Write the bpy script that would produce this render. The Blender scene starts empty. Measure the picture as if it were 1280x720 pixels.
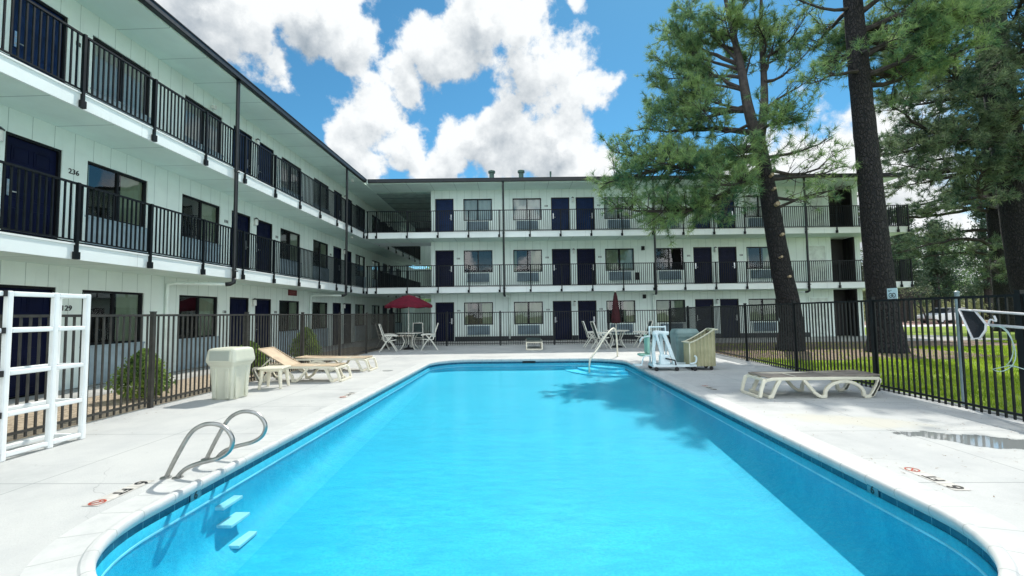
import bpy, bmesh, math, random
import numpy as np
from mathutils import Vector, Matrix
from mathutils.geometry import tessellate_polygon
random.seed(7); RNG = np.random.default_rng(11)
scene = bpy.context.scene
C = scene.collection
R = math.radians

# ------------------------------------------------------------------ helpers
class MB:
    """collects shapes and links them as ONE mesh object"""
    def __init__(s): s.v = []; s.f = []; s.m = []; s.cur = 0; s.uv = None
    def add(s, vs, fs):
        b = len(s.v); s.v += [tuple(v) for v in vs]
        for f in fs: s.f.append(tuple(i + b for i in f)); s.m.append(s.cur)
    def box(s, a, b, M=None):
        (x0, y0, z0), (x1, y1, z1) = a, b
        vs = [Vector(p) for p in ((x0,y0,z0),(x1,y0,z0),(x1,y1,z0),(x0,y1,z0),(x0,y0,z1),(x1,y0,z1),(x1,y1,z1),(x0,y1,z1))]
        if M is not None: vs = [M @ v for v in vs]
        s.add(vs, [(0,3,2,1),(4,5,6,7),(0,1,5,4),(1,2,6,5),(2,3,7,6),(3,0,4,7)])
    def tube(s, pts, r, n=8, cap=True, up=None):
        pts = [Vector(p) for p in pts]
        rs = r if isinstance(r, (list, tuple)) else [r] * len(pts)
        rings = []; prev = None
        for i, p in enumerate(pts):
            t = (pts[min(i+1, len(pts)-1)] - pts[max(i-1, 0)]).normalized()
            if prev is None:
                a = Vector((0, 0, 1)) if abs(t.z) < .9 else Vector((1, 0, 0))
                u = t.cross(a).normalized()
            else:
                u = (prev - t * prev.dot(t)).normalized()
            prev = u; w = t.cross(u)
            rings.append([p + (u * math.cos(k * 2 * math.pi / n) + w * math.sin(k * 2 * math.pi / n)) * rs[i] for k in range(n)])
        vs = [v for g in rings for v in g]; fs = []
        for i in range(len(pts) - 1):
            for k in range(n):
                a = i * n + k; b = i * n + (k + 1) % n
                fs.append((a, b, b + n, a + n))
        if cap: fs.append(tuple(reversed(range(n)))); fs.append(tuple(range((len(pts)-1)*n, len(pts)*n)))
        s.add(vs, fs)
    def beam(s, pts, w, y0, y1):
        """flat bar following pts (x,z) in the XZ plane, w wide, from y0 to y1"""
        P = [Vector((p[0], 0, p[1])) for p in pts]; L = []; Rr = []
        for i, p in enumerate(P):
            d0 = (p - P[i-1]).normalized() if i > 0 else None
            d1 = (P[i+1] - p).normalized() if i < len(P)-1 else None
            if d0 is None: d0 = d1
            if d1 is None: d1 = d0
            t = (d0 + d1)
            t = t.normalized() if t.length > 1e-4 else d0
            n = Vector((-t.z, 0, t.x)); k = 1 / max(.45, n.dot(Vector((-d0.z, 0, d0.x))))
            L.append(p + n * w/2 * k); Rr.append(p - n * w/2 * k)
        vs = []
        for i in range(len(P)):
            for q in (L[i], Rr[i]):
                vs.append((q.x, y0, q.z)); vs.append((q.x, y1, q.z))
        fs = []
        for i in range(len(P)-1):
            a = 4*i; b = a+4
            fs += [(a, b, b+2, a+2), (a+1, a+3, b+3, b+1), (a, a+1, b+1, b), (a+2, b+2, b+3, a+3)]
        fs += [(0, 2, 3, 1)]; e = 4*(len(P)-1); fs += [(e, e+1, e+3, e+2)]
        s.add(vs, fs)
    def lathe(s, prof, c=(0,0,0), n=20):
        vs = []; fs = []
        for (r, z) in prof:
            for k in range(n):
                a = k*2*math.pi/n; vs.append((c[0]+r*math.cos(a), c[1]+r*math.sin(a), c[2]+z))
        for i in range(len(prof)-1):
            for k in range(n):
                a = i*n+k; b = i*n+(k+1) % n; fs.append((a, b, b+n, a+n))
        fs.append(tuple(reversed(range(n)))); fs.append(tuple(range((len(prof)-1)*n, len(prof)*n)))
        s.add(vs, fs)
    def quad(s, a, b, c, d): s.add([a, b, c, d], [(0, 1, 2, 3)])
    def build(s, name, mat, parent=None, smooth=False, bevel=0, M=None):
        me = bpy.data.meshes.new(name); me.from_pydata(s.v, [], s.f)
        mats = mat if isinstance(mat, (list, tuple)) else [mat]
        for m_ in mats: me.materials.append(m_)
        if len(mats) > 1: me.polygons.foreach_set('material_index', s.m)
        if smooth: me.polygons.foreach_set('use_smooth', [True]*len(me.polygons))
        me.update()
        o = bpy.data.objects.new(name, me); C.objects.link(o)
        if parent: o.parent = parent
        if M is not None: o.matrix_local = M
        if bevel:
            bv = o.modifiers.new('bevel', 'BEVEL'); bv.width = bevel; bv.segments = 2; bv.limit_method = 'ANGLE'; bv.angle_limit = R(35)
        return o

def fix_normals(o):
    bm = bmesh.new(); bm.from_mesh(o.data); bmesh.ops.recalc_face_normals(bm, faces=bm.faces); bm.to_mesh(o.data); bm.free(); return o
def tag(o, label, cat, group=None):
    o['label'] = label; o['category'] = cat
    if group: o['group'] = group
    return o
def thing(name, label, cat, loc=(0,0,0), rz=0, group=None):
    o = bpy.data.objects.new(name, None); C.objects.link(o); o.location = loc; o.rotation_euler = (0, 0, rz)
    o.empty_display_size = .2
    return tag(o, label, cat, group)
def dup(root, loc, rz, label):
    kids = {}
    for o in bpy.data.objects:
        if o.parent: kids.setdefault(o.parent.name, []).append(o)
    def cp(o, par):
        c = o.copy(); C.objects.link(c)
        if par is not None: c.parent = par
        for k in kids.get(o.name, []): cp(k, c)
        return c
    r = cp(root, None); r.location = loc; r.rotation_euler = (0, 0, rz); r['label'] = label
    return r
def struct(o): o['kind'] = 'structure'; return o
def part_copy(src, parent, M):
    """copy of a part (and its sub-parts) placed on the same thing"""
    c = src.copy(); C.objects.link(c); c.parent = parent; c.matrix_local = M
    for k in [o for o in bpy.data.objects if o.parent == src]:
        d = k.copy(); C.objects.link(d); d.parent = c
    return c
def smooth_path(P, n=6):
    P = [Vector(p) for p in P]; out = []
    for i in range(len(P)-1):
        a = P[max(i-1, 0)]; b = P[i]; c = P[i+1]; d = P[min(i+2, len(P)-1)]
        for k in range(n):
            t = k/n
            out.append(.5*((2*b) + (c-a)*t + (2*a-5*b+4*c-d)*t*t + (3*b-a-3*c+d)*t**3))
    out.append(P[-1]); return out

# ------------------------------------------------------------------ materials
def N(nt, t, **k):
    n = nt.nodes.new(t)
    for a, b in k.items(): setattr(n, a, b)
    return n
def math_(nt, op, a, b=None, clamp=False):
    n = N(nt, 'ShaderNodeMath', operation=op, use_clamp=clamp)
    for i, x in enumerate((a, b)):
        if x is None: continue
        if isinstance(x, (int, float)): n.inputs[i].default_value = x
        else: nt.links.new(x, n.inputs[i])
    return n.outputs[0]
def mixc(nt, f, a, b):
    n = N(nt, 'ShaderNodeMix', data_type='RGBA')
    for i, x in ((0, f), (6, a), (7, b)):
        if isinstance(x, (int, float)): n.inputs[i].default_value = x
        elif isinstance(x, tuple): n.inputs[i].default_value = (*x[:3], 1)
        else: nt.links.new(x, n.inputs[i])
    return n.outputs[2]
def noise(nt, vec, scale, detail=4, rough=.55, dim='3D'):
    n = N(nt, 'ShaderNodeTexNoise'); n.inputs['Scale'].default_value = scale; n.inputs['Detail'].default_value = detail
    n.inputs['Roughness'].default_value = rough
    if vec is not None: nt.links.new(vec, n.inputs['Vector'])
    return n.outputs['Fac']
def ramp(nt, fac, a, b):
    n = N(nt, 'ShaderNodeMapRange'); n.inputs['From Min'].default_value = a; n.inputs['From Max'].default_value = b
    n.interpolation_type = 'SMOOTHSTEP'; nt.links.new(fac, n.inputs['Value']); return n.outputs[0]
def line(nt, coord, period, width):
    f = math_(nt, 'FRACT', math_(nt, 'DIVIDE', coord, period))
    return math_(nt, 'LESS_THAN', f, width/period)
def mat(name, col, rough=.5, metal=0, var=.12, scale=3, bump=0, bscale=30, spec=None, col2=None, lines=(), linecol=None, trans=0, stretch=None, coords='Object', coat=0, dirt=0, streak=0):
    m = bpy.data.materials.new(name); m.use_nodes = True; nt = m.node_tree
    b = nt.nodes['Principled BSDF']; tc = N(nt, 'ShaderNodeTexCoord'); vec = tc.outputs[coords]
    if stretch:
        mp = N(nt, 'ShaderNodeMapping'); mp.inputs['Scale'].default_value = stretch; nt.links.new(vec, mp.inputs[0]); vec = mp.outputs[0]
    f = ramp(nt, noise(nt, vec, scale, 5, .6), .3, .7)
    c2 = col2 or tuple(max(0, x*(1-2*var)) for x in col)
    c1 = col if col2 else tuple(min(1, x*(1+var*.5)) for x in col)
    c = mixc(nt, f, c1, c2)
    if dirt:
        g = noise(nt, tc.outputs[coords], .7, 8, .7); c = mixc(nt, math_(nt, 'MULTIPLY', ramp(nt, g, .45, .8), dirt), c, tuple(x*.45 for x in col))
    if streak:
        ms = N(nt, 'ShaderNodeMapping'); ms.inputs['Scale'].default_value = (7, 7, .35); nt.links.new(tc.outputs[coords], ms.inputs[0])
        q = math_(nt, 'MULTIPLY', ramp(nt, noise(nt, ms.outputs[0], 1, 5, .65), .55, .78), ramp(nt, noise(nt, tc.outputs[coords], .5, 2), .35, .6))
        c = mixc(nt, math_(nt, 'MULTIPLY', q, streak), c, tuple(x*.5 for x in col))
    h = None
    if lines:
        sx = N(nt, 'ShaderNodeSeparateXYZ'); nt.links.new(tc.outputs[coords], sx.inputs[0]); acc = None
        for ax, per, w in lines:
            l = line(nt, sx.outputs[ax], per, w); acc = l if acc is None else math_(nt, 'MAXIMUM', acc, l)
        c = mixc(nt, acc, c, linecol or tuple(x*.45 for x in col)); h = math_(nt, 'SUBTRACT', 1.0, acc)
    nt.links.new(c, b.inputs['Base Color'])
    b.inputs['Roughness'].default_value = rough; b.inputs['Metallic'].default_value = metal
    if spec is not None: b.inputs['Specular IOR Level'].default_value = spec
    if coat: b.inputs['Coat Weight'].default_value = coat
    rr = math_(nt, 'ADD', math_(nt, 'MULTIPLY', noise(nt, tc.outputs[coords], scale*2.3, 3), .2), rough-.1, True)
    nt.links.new(rr, b.inputs['Roughness'])
    if bump or h is not None:
        bn = N(nt, 'ShaderNodeBump'); bn.inputs['Strength'].default_value = bump or .5; bn.inputs['Distance'].default_value = .02
        nz = noise(nt, vec, bscale, 5, .6)
        if h is not None: nz = math_(nt, 'ADD', math_(nt, 'MULTIPLY', nz, .3 if bump else 0.05), h)
        nt.links.new(nz, bn.inputs['Height']); nt.links.new(bn.outputs[0], b.inputs['Normal'])
    if trans:
        out = nt.nodes['Material Output']; tr = N(nt, 'ShaderNodeBsdfTranslucent'); nt.links.new(c, tr.inputs['Color'])
        mx = N(nt, 'ShaderNodeMixShader'); mx.inputs[0].default_value = trans
        nt.links.new(b.outputs[0], mx.inputs[1]); nt.links.new(tr.outputs[0], mx.inputs[2]); nt.links.new(mx.outputs[0], out.inputs['Surface'])
    return m

WALLC = (.79, .89, .84)
M_wall = mat('painted_siding', WALLC, .6, var=.04, scale=.8, lines=[(0, .406, .009)], linecol=(.33, .42, .39), dirt=.14, streak=.28)
M_soff = mat('painted_soffit', (.70, .85, .78), .6, var=.05, scale=.6, lines=[(0, 1.22, .02)], linecol=(.34, .46, .42), dirt=.1)
M_fascia = mat('white_fascia', (.82, .89, .88), .5, var=.05, scale=.5, dirt=.15, streak=.45, lines=[(0, 3.05, .006)])
M_white = mat('white_paint', (.82, .85, .84), .45, var=.04)
M_trim = mat('wall_pipe_paint', WALLC, .5, var=.05)
M_black = mat('black_railing_paint', (.004, .008, .011), .45, var=.3, scale=8, spec=.22)
M_gutter = mat('dark_gutter_metal', (.009, .014, .017), .4, var=.2, scale=4)
M_door = mat('navy_door_paint', (.0035, .006, .030), .5, var=.2, scale=2, spec=.15)
M_door_lit = mat('navy_door_paint_lit', (.005, .022, .08), .5, var=.2, scale=2, spec=.18)  # third-floor copy of the navy paint, lightened for the weaker shade there
M_frame = mat('dark_frame', (.006, .007, .010), .45, var=.2, spec=.3)
M_plate = mat('brushed_steel_plate', (.62, .64, .66), .35, 1, var=.1, scale=20)
M_steel = mat('polished_steel', (.42, .42, .40), .34, 1, var=.12, scale=9)
M_ac = mat('painted_ac_grille', (.22, .31, .36), .6, var=.1, lines=[(2, .035, .012)], linecol=(.06, .09, .11))
M_acp = mat('blue_grey_sill_panel', (.33, .43, .48), .6, var=.1, bump=.3, bscale=40)
M_curt = mat('sheer_green_curtain', (.50, .58, .42), .8, var=.1, scale=1, trans=.2)
M_curtw = mat('white_sheer_curtain', (.85, .88, .86), .8, var=.06, scale=1, trans=.2)
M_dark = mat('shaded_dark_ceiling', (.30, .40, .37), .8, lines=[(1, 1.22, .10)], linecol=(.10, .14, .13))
M_room = mat('unlit_room_wall', (.010, .010, .013), .9, var=.3)  # near-black colour stands in for the unlit rooms behind the windows
M_num = mat('black_numeral', (.01, .01, .012), .5)
M_red = mat('dark_red_sign', (.16, .008, .015), .5, var=.2)
M_lamp = mat('lantern_glass', (.75, .78, .74), .3, var=.05)
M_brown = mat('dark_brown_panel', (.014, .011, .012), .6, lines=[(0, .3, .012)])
M_bin = mat('cream_plastic', (.64, .65, .53), .42, var=.05, scale=2, bump=.12, bscale=180, dirt=.25)
M_bind = mat('cream_plastic_flap', (.40, .44, .38), .42, var=.05, scale=2, bump=.12, bscale=180)
M_resin = mat('cream_resin', (.78, .74, .60), .4, var=.06, scale=2, dirt=.12)
M_sling = mat('tan_sling', (.60, .47, .32), .7, var=.12, scale=4, bump=.3, bscale=260, trans=.1)
M_slingb = mat('taupe_sling', (.30, .26, .22), .7, var=.15, scale=4, bump=.3, bscale=260, trans=.1)
M_slingd = mat('dark_green_sling', (.03, .06, .055), .7, var=.2, scale=4, bump=.2, bscale=260)
M_resw = mat('white_resin', (.72, .72, .64), .4, var=.06)
M_lift = mat('white_powder_coat', (.72, .84, .86), .35, var=.05)
M_seatg = mat('pale_green_seat', (.30, .55, .42), .5, var=.1)
M_rub = mat('black_rubber', (.01, .01, .011), .6)
M_umb = mat('maroon_canvas', (.20, .005, .028), .75, var=.15, scale=5, bump=.2, bscale=300, trans=.35)
M_umb2 = mat('folded_maroon_canvas', (.05, .004, .008), .8, var=.25, scale=7, trans=.05)
M_cart = mat('olive_beige_plastic', (.42, .40, .24), .55, var=.12, scale=3)
M_cartt = mat('cream_cart_rim', (.68, .66, .50), .45)
M_carti = mat('cart_inside', (.10, .07, .045), .7)
M_greyb = mat('grey_green_plastic', (.20, .30, .29), .5)
M_net = mat('black_net', (.012, .016, .024), .7, var=.3, scale=60)
M_pole = mat('white_pole', (.80, .80, .82), .3)
M_hose = mat('pale_hose', (.50, .66, .62), .4)
M_post = mat('grey_blue_post', (.24, .33, .36), .45)
M_vent = mat('green_roof_vent', (.04, .10, .08), .5)
M_roof = mat('grey_roofing', (.25, .25, .24), .8, bump=.4, bscale=40)
M_limb = mat('branch_bark', (.06, .05, .045), .9, scale=5, col2=(.02, .018, .018), bump=.6, bscale=20)
M_scar = mat('pale_cut_wood', (.42, .33, .22), .8, scale=30, var=.3)
M_step = mat('white_step_tread', (.55, .74, .80), .4)
M_steps = mat('pool_step_plaster', (.05, .66, .90), .6)
M_decal = mat('pale_marker_tile', (.56, .545, .50), .6, lines=[(0, .152, .006)])
M_redm = mat('red_marking', (.45, .06, .03), .5)
M_lid = mat('grey_drain_lid', (.30, .32, .31), .6)

def bark_mat():
    m = bpy.data.materials.new('pine_bark'); m.use_nodes = True; nt = m.node_tree; b = nt.nodes['Principled BSDF']; tc = N(nt, 'ShaderNodeTexCoord')
    mp = N(nt, 'ShaderNodeMapping'); mp.inputs['Scale'].default_value = (1, 1, .38); nt.links.new(tc.outputs['Object'], mp.inputs[0])
    wv = N(nt, 'ShaderNodeTexNoise'); wv.inputs['Scale'].default_value = 5; nt.links.new(mp.outputs[0], wv.inputs['Vector'])
    ad = N(nt, 'ShaderNodeVectorMath', operation='MULTIPLY_ADD'); nt.links.new(wv.outputs['Color'], ad.inputs[0]); ad.inputs[1].default_value = (.12, .12, .12); nt.links.new(mp.outputs[0], ad.inputs[2])
    vo = N(nt, 'ShaderNodeTexVoronoi', feature='DISTANCE_TO_EDGE'); vo.inputs['Scale'].default_value = 15; nt.links.new(ad.outputs[0], vo.inputs['Vector'])
    e = ramp(nt, vo.outputs['Distance'], .0, .22); f = noise(nt, tc.outputs['Object'], 24, 6, .75)
    c = mixc(nt, math_(nt, 'MULTIPLY', e, ramp(nt, f, .3, .7)), (.008, .009, .012), (.046, .040, .040)); nt.links.new(c, b.inputs['Base Color']); b.inputs['Roughness'].default_value = .95
    bn = N(nt, 'ShaderNodeBump'); bn.inputs['Strength'].default_value = 1; bn.inputs['Distance'].default_value = .05; nt.links.new(math_(nt, 'ADD', e, math_(nt, 'MULTIPLY', f, .5)), bn.inputs['Height']); nt.links.new(bn.outputs[0], b.inputs['Normal'])
    return m
M_bark = bark_mat()
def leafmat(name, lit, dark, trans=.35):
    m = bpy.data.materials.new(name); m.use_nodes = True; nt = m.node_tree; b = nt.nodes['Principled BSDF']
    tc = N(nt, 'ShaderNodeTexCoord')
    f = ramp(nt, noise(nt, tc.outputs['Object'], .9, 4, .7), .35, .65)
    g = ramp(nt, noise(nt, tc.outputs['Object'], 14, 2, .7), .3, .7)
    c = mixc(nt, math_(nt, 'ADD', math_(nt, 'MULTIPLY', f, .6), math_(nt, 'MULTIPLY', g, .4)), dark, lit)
    nt.links.new(c, b.inputs['Base Color']); b.inputs['Roughness'].default_value = .55; b.inputs['Specular IOR Level'].default_value = .3
    tr = N(nt, 'ShaderNodeBsdfTranslucent'); nt.links.new(c, tr.inputs['Color']); mx = N(nt, 'ShaderNodeMixShader'); mx.inputs[0].default_value = trans
    nt.links.new(b.outputs[0], mx.inputs[1]); nt.links.new(tr.outputs[0], mx.inputs[2]); nt.links.new(mx.outputs[0], nt.nodes['Material Output'].inputs['Surface'])
    return m
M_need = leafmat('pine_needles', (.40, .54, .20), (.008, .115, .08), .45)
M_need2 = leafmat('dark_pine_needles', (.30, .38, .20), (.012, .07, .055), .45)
M_conif = leafmat('conifer_needles', (.10, .15, .08), (.01, .04, .03), .3)
M_leaf = leafmat('shrub_leaves', (.42, .56, .12), (.02, .10, .03), .45)
M_far = leafmat('far_leaves', (.30, .33, .17), (.05, .10, .07), .3)
M_grass = leafmat('grass_blades', (.50, .62, .045), (.11, .22, .02), .45)
M_hedge = leafmat('dry_shrub_leaves', (.50, .48, .25), (.16, .20, .09), .3)

def glass_mat(name, tint=(.80, .86, .84), boost=2.2):
    m = bpy.data.materials.new(name); m.use_nodes = True; nt = m.node_tree; nt.nodes.remove(nt.nodes['Principled BSDF'])
    t = N(nt, 'ShaderNodeBsdfTransparent'); t.inputs[0].default_value = (*tint, 1)
    g = N(nt, 'ShaderNodeBsdfGlossy'); g.inputs['Roughness'].default_value = .015
    tc = N(nt, 'ShaderNodeTexCoord'); bn = N(nt, 'ShaderNodeBump'); bn.inputs['Strength'].default_value = .05; bn.inputs['Distance'].default_value = .05
    nt.links.new(noise(nt, tc.outputs['Object'], 1.6, 1), bn.inputs['Height']); nt.links.new(bn.outputs[0], g.inputs['Normal'])
    fr = N(nt, 'ShaderNodeFresnel'); fr.inputs[0].default_value = 1.5
    f = math_(nt, 'MULTIPLY', fr.outputs[0], boost, True)
    mx = N(nt, 'ShaderNodeMixShader'); nt.links.new(f, mx.inputs[0]); nt.links.new(t.outputs[0], mx.inputs[1]); nt.links.new(g.outputs[0], mx.inputs[2])
    nt.links.new(mx.outputs[0], nt.nodes['Material Output'].inputs['Surface']); return m
M_glass = glass_mat('window_glass')

# ------------------------------------------------------------------ world, sun, camera
SUN = Vector((.36*.645, .93*.645, .80)).normalized()
def make_world():
    w = bpy.data.worlds.new('World'); scene.world = w; w.use_nodes = True; nt = w.node_tree
    for n in list(nt.nodes): nt.nodes.remove(n)
    out = N(nt, 'ShaderNodeOutputWorld')
    sky = N(nt, 'ShaderNodeTexSky', sky_type='NISHITA'); sky.sun_disc = False
    sky.sun_elevation = math.asin(SUN.z); sky.sun_rotation = math.atan2(SUN.x, SUN.y); sky.altitude = 2000; sky.air_density = 1.0; sky.dust_density = .6; sky.ozone_density = 1.2
    B = [(0.043,0.871,0.49,0.129),(0.124,0.883,0.452,0.071),(-0.024,0.921,0.39,0.121),(0.077,0.934,0.349,0.099),(-0.093,0.934,0.345,0.081),(-0.146,0.849,0.507,0.099),(-0.079,0.82,0.567,0.096),(0.004,0.839,0.545,0.065),(-0.31,0.867,0.391,0.085),(-0.256,0.903,0.346,0.061),(-0.346,0.875,0.338,0.058),(-0.483,0.727,0.488,0.105),(-0.376,0.764,0.524,0.098),(-0.533,0.682,0.501,0.103),(-0.449,0.766,0.46,0.063),(-0.322,0.81,0.49,0.051),(-0.229,0.862,0.452,0.057),(0.128,0.945,0.3,0.084),(-0.161,0.931,0.328,0.056),(-0.213,0.934,0.287,0.056),(0.102,0.805,0.584,0.037),(-0.329,0.897,0.295,0.06),
         (0.52,0.825,0.223,0.13),(0.617,0.771,0.157,0.15),(0.672,0.738,0.058,0.16),(0.428,0.872,0.238,0.10),(0.503,0.815,0.287,0.08)]
    g = bpy.data.node_groups.new('cloud_density', 'ShaderNodeTree')
    g.interface.new_socket('dir', in_out='INPUT', socket_type='NodeSocketVector'); g.interface.new_socket('d', in_out='OUTPUT', socket_type='NodeSocketFloat')
    gi = N(g, 'NodeGroupInput'); go = N(g, 'NodeGroupOutput'); d = gi.outputs[0]
    acc = None
    wn = N(g, 'ShaderNodeTexNoise'); wn.inputs['Scale'].default_value = 9; wn.inputs['Detail'].default_value = 3; g.links.new(d, wn.inputs['Vector'])
    vm = N(g, 'ShaderNodeVectorMath', operation='SUBTRACT'); g.links.new(wn.outputs['Color'], vm.inputs[0]); vm.inputs[1].default_value = (.5, .5, .5)
    vs = N(g, 'ShaderNodeVectorMath', operation='MULTIPLY_ADD'); g.links.new(vm.outputs[0], vs.inputs[0]); vs.inputs[1].default_value = (.09, .09, .09); g.links.new(d, vs.inputs[2])
    for (x, y, z, r) in B:
        dn = N(g, 'ShaderNodeVectorMath', operation='DISTANCE'); g.links.new(vs.outputs[0], dn.inputs[0]); dn.inputs[1].default_value = (x, y, z)
        q = math_(g, 'SUBTRACT', 1.0, math_(g, 'DIVIDE', dn.outputs['Value'], r*1.06)); acc = q if acc is None else math_(g, 'MAXIMUM', acc, q)
    sx = N(g, 'ShaderNodeSeparateXYZ'); g.links.new(d, sx.inputs[0])
    # outside the front part of the sky: broken cumulus from plain noise
    off = math_(g, 'SUBTRACT', 1.0, ramp(g, sx.outputs[1], .15, .5))
    high = ramp(g, sx.outputs[2], .62, .75)
    gen = math_(g, 'MULTIPLY', math_(g, 'SUBTRACT', noise(g, d, 2.2, 2), .42), 3.0)
    reg = math_(g, 'MAXIMUM', off, high)
    acc = math_(g, 'MAXIMUM', math_(g, 'MAXIMUM', acc, -1.0), math_(g, 'SUBTRACT', gen, math_(g, 'MULTIPLY', math_(g, 'SUBTRACT', 1.0, reg), 4.0)))
    fb = noise(g, d, 8.5, 10, .60); fb2 = noise(g, d, 3.5, 2, .5)
    t = math_(g, 'ADD', acc, math_(g, 'MULTIPLY', math_(g, 'SUBTRACT', fb, .53), 2.9))
    t = math_(g, 'ADD', t, math_(g, 'MULTIPLY', math_(g, 'SUBTRACT', fb2, .5), .6))
    g.links.new(t, go.inputs[0])
    tc = N(nt, 'ShaderNodeTexCoord'); dirv = tc.outputs['Generated']
    def dens(v):
        n = N(nt, 'ShaderNodeGroup'); n.node_tree = g; nt.links.new(v, n.inputs[0]); return n.outputs[0]
    def shift(k, extra=(0, 0, 0)):
        a = N(nt, 'ShaderNodeVectorMath', operation='ADD'); nt.links.new(dirv, a.inputs[0])
        a.inputs[1].default_value = (SUN.x*k+extra[0], 0+extra[1], k*.9+extra[2]); return a.outputs[0]
    d0 = dens(dirv); d1 = dens(shift(.03)); d2 = dens(shift(.09))
    alpha = ramp(nt, d0, -.02, .34)
    thick = ramp(nt, d0, .15, .95)
    lit = math_(nt, 'SUBTRACT', d0, d1)
    lit2 = math_(nt, 'SUBTRACT', d0, d2)
    sh = math_(nt, 'ADD', math_(nt, 'MULTIPLY', lit, .75), math_(nt, 'MULTIPLY', lit2, .50))
    sh = math_(nt, 'ADD', sh, .86); sh = math_(nt, 'SUBTRACT', sh, math_(nt, 'MULTIPLY', thick, .56), True)
    cc = mixc(nt, sh, (.30, .37, .44), (.97, 1.0, 1.01))
    # sky colour, strength .1, slightly richer blue
    tint = N(nt, 'ShaderNodeMix', data_type='RGBA', blend_type='MULTIPLY'); tint.inputs[0].default_value = 1; nt.links.new(sky.outputs[0], tint.inputs[6]); tint.inputs[7].default_value = (.46, .98, 1.04, 1)
    bs = N(nt, 'ShaderNodeBackground'); nt.links.new(tint.outputs[2], bs.inputs[0]); bs.inputs[1].default_value = .14
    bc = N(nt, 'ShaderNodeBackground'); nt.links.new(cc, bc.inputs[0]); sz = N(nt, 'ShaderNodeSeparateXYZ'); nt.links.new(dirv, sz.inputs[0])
    rear_fill = math_(nt, 'SUBTRACT', 1.0, ramp(nt, sz.outputs[1], -.35, .25)); nt.links.new(math_(nt, 'ADD', 1.02, math_(nt, 'MULTIPLY', rear_fill, 2.0)), bc.inputs[1])  # clouds behind the camera brightened as added fill light
    hz = math_(nt, 'SUBTRACT', 1.0, ramp(nt, sz.outputs[2], -.02, .16))
    al = math_(nt, 'MAXIMUM', alpha, math_(nt, 'MULTIPLY', hz, .85))
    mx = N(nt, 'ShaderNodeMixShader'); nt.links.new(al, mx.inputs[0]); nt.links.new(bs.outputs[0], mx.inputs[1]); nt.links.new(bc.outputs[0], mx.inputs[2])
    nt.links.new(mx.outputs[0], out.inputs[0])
make_world()
sl = bpy.data.lights.new('sun', 'SUN'); sl.energy = 4.7; sl.angle = R(.53); sl.color = (1, .955, .87)
so = bpy.data.objects.new('sun', sl); C.objects.link(so); so.rotation_euler = SUN.to_track_quat('Z', 'Y').to_euler(); so.location = (5, 10, 30)

CAMF = 559.54; CH = 1.4376; yaw, pitch, roll = .0302657, .0569652, .0127657
fw = Vector((-math.sin(yaw), math.cos(yaw), 0)); rt = Vector((math.cos(yaw), math.sin(yaw), 0)); up = Vector((0, 0, 1))
f2 = fw*math.cos(pitch) + up*math.sin(pitch); u2 = -fw*math.sin(pitch) + up*math.cos(pitch)
r3 = rt*math.cos(roll) - u2*math.sin(roll); u3 = rt*math.sin(roll) + u2*math.cos(roll)
cam = bpy.data.cameras.new('camera'); co = bpy.data.objects.new('camera', cam); C.objects.link(co); scene.camera = co
co.matrix_world = Matrix(((r3.x, u3.x, -f2.x, 0), (r3.y, u3.y, -f2.y, 0), (r3.z, u3.z, -f2.z, CH), (0, 0, 0, 1)))
cam.sensor_width = 36; cam.lens = 36*CAMF/1280; cam.clip_start = .05; cam.clip_end = 2000
scene.view_settings.view_transform = 'Standard'; scene.view_settings.look = 'None'; scene.view_settings.exposure = 0
scene.render.engine = 'CYCLES'

# ------------------------------------------------------------------ ground, deck, pool
PX0, PX1, PY0, PY1, PR = -2.88, 2.92, 2.27, 14.2, 1.14
def pool_outline(d=0, n=18):
    pts = []
    r = PR + d
    for cx, cy, a0 in ((PX1-PR, PY0+PR, -90), (PX1-PR, PY1-PR, 0), (PX0+PR, PY1-PR, 90), (PX0+PR, PY0+PR, 180)):
        for k in range(n+1):
            a = R(a0 + 90*k/n); pts.append((cx + r*math.cos(a), cy + r*math.sin(a)))
    # subdivide the long sides
    out = []
    for i, p in enumerate(pts):
        q = pts[(i+1) % len(pts)]; L = math.dist(p, q); m = max(1, int(L/.6))
        for k in range(m): out.append((p[0]+(q[0]-p[0])*k/m, p[1]+(q[1]-p[1])*k/m))
    return out
def sheet_hole(name, outer, holes, z, mtl):
    polys = [[Vector((x, y, 0)) for x, y in outer]] + [[Vector((x, y, 0)) for x, y in h] for h in holes]
    tris = tessellate_polygon(polys); flat = [v for p_ in polys for v in p_]
    mb = MB(); mb.add([(v.x, v.y, z) for v in flat], [tuple(t) for t in tris]); o = mb.build(name, mtl)
    me = o.data; bm = bmesh.new(); bm.from_mesh(me)
    for f in bm.faces:
        if f.normal.z < 0: f.normal_flip()
    bm.to_mesh(me); bm.free(); return o

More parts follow.
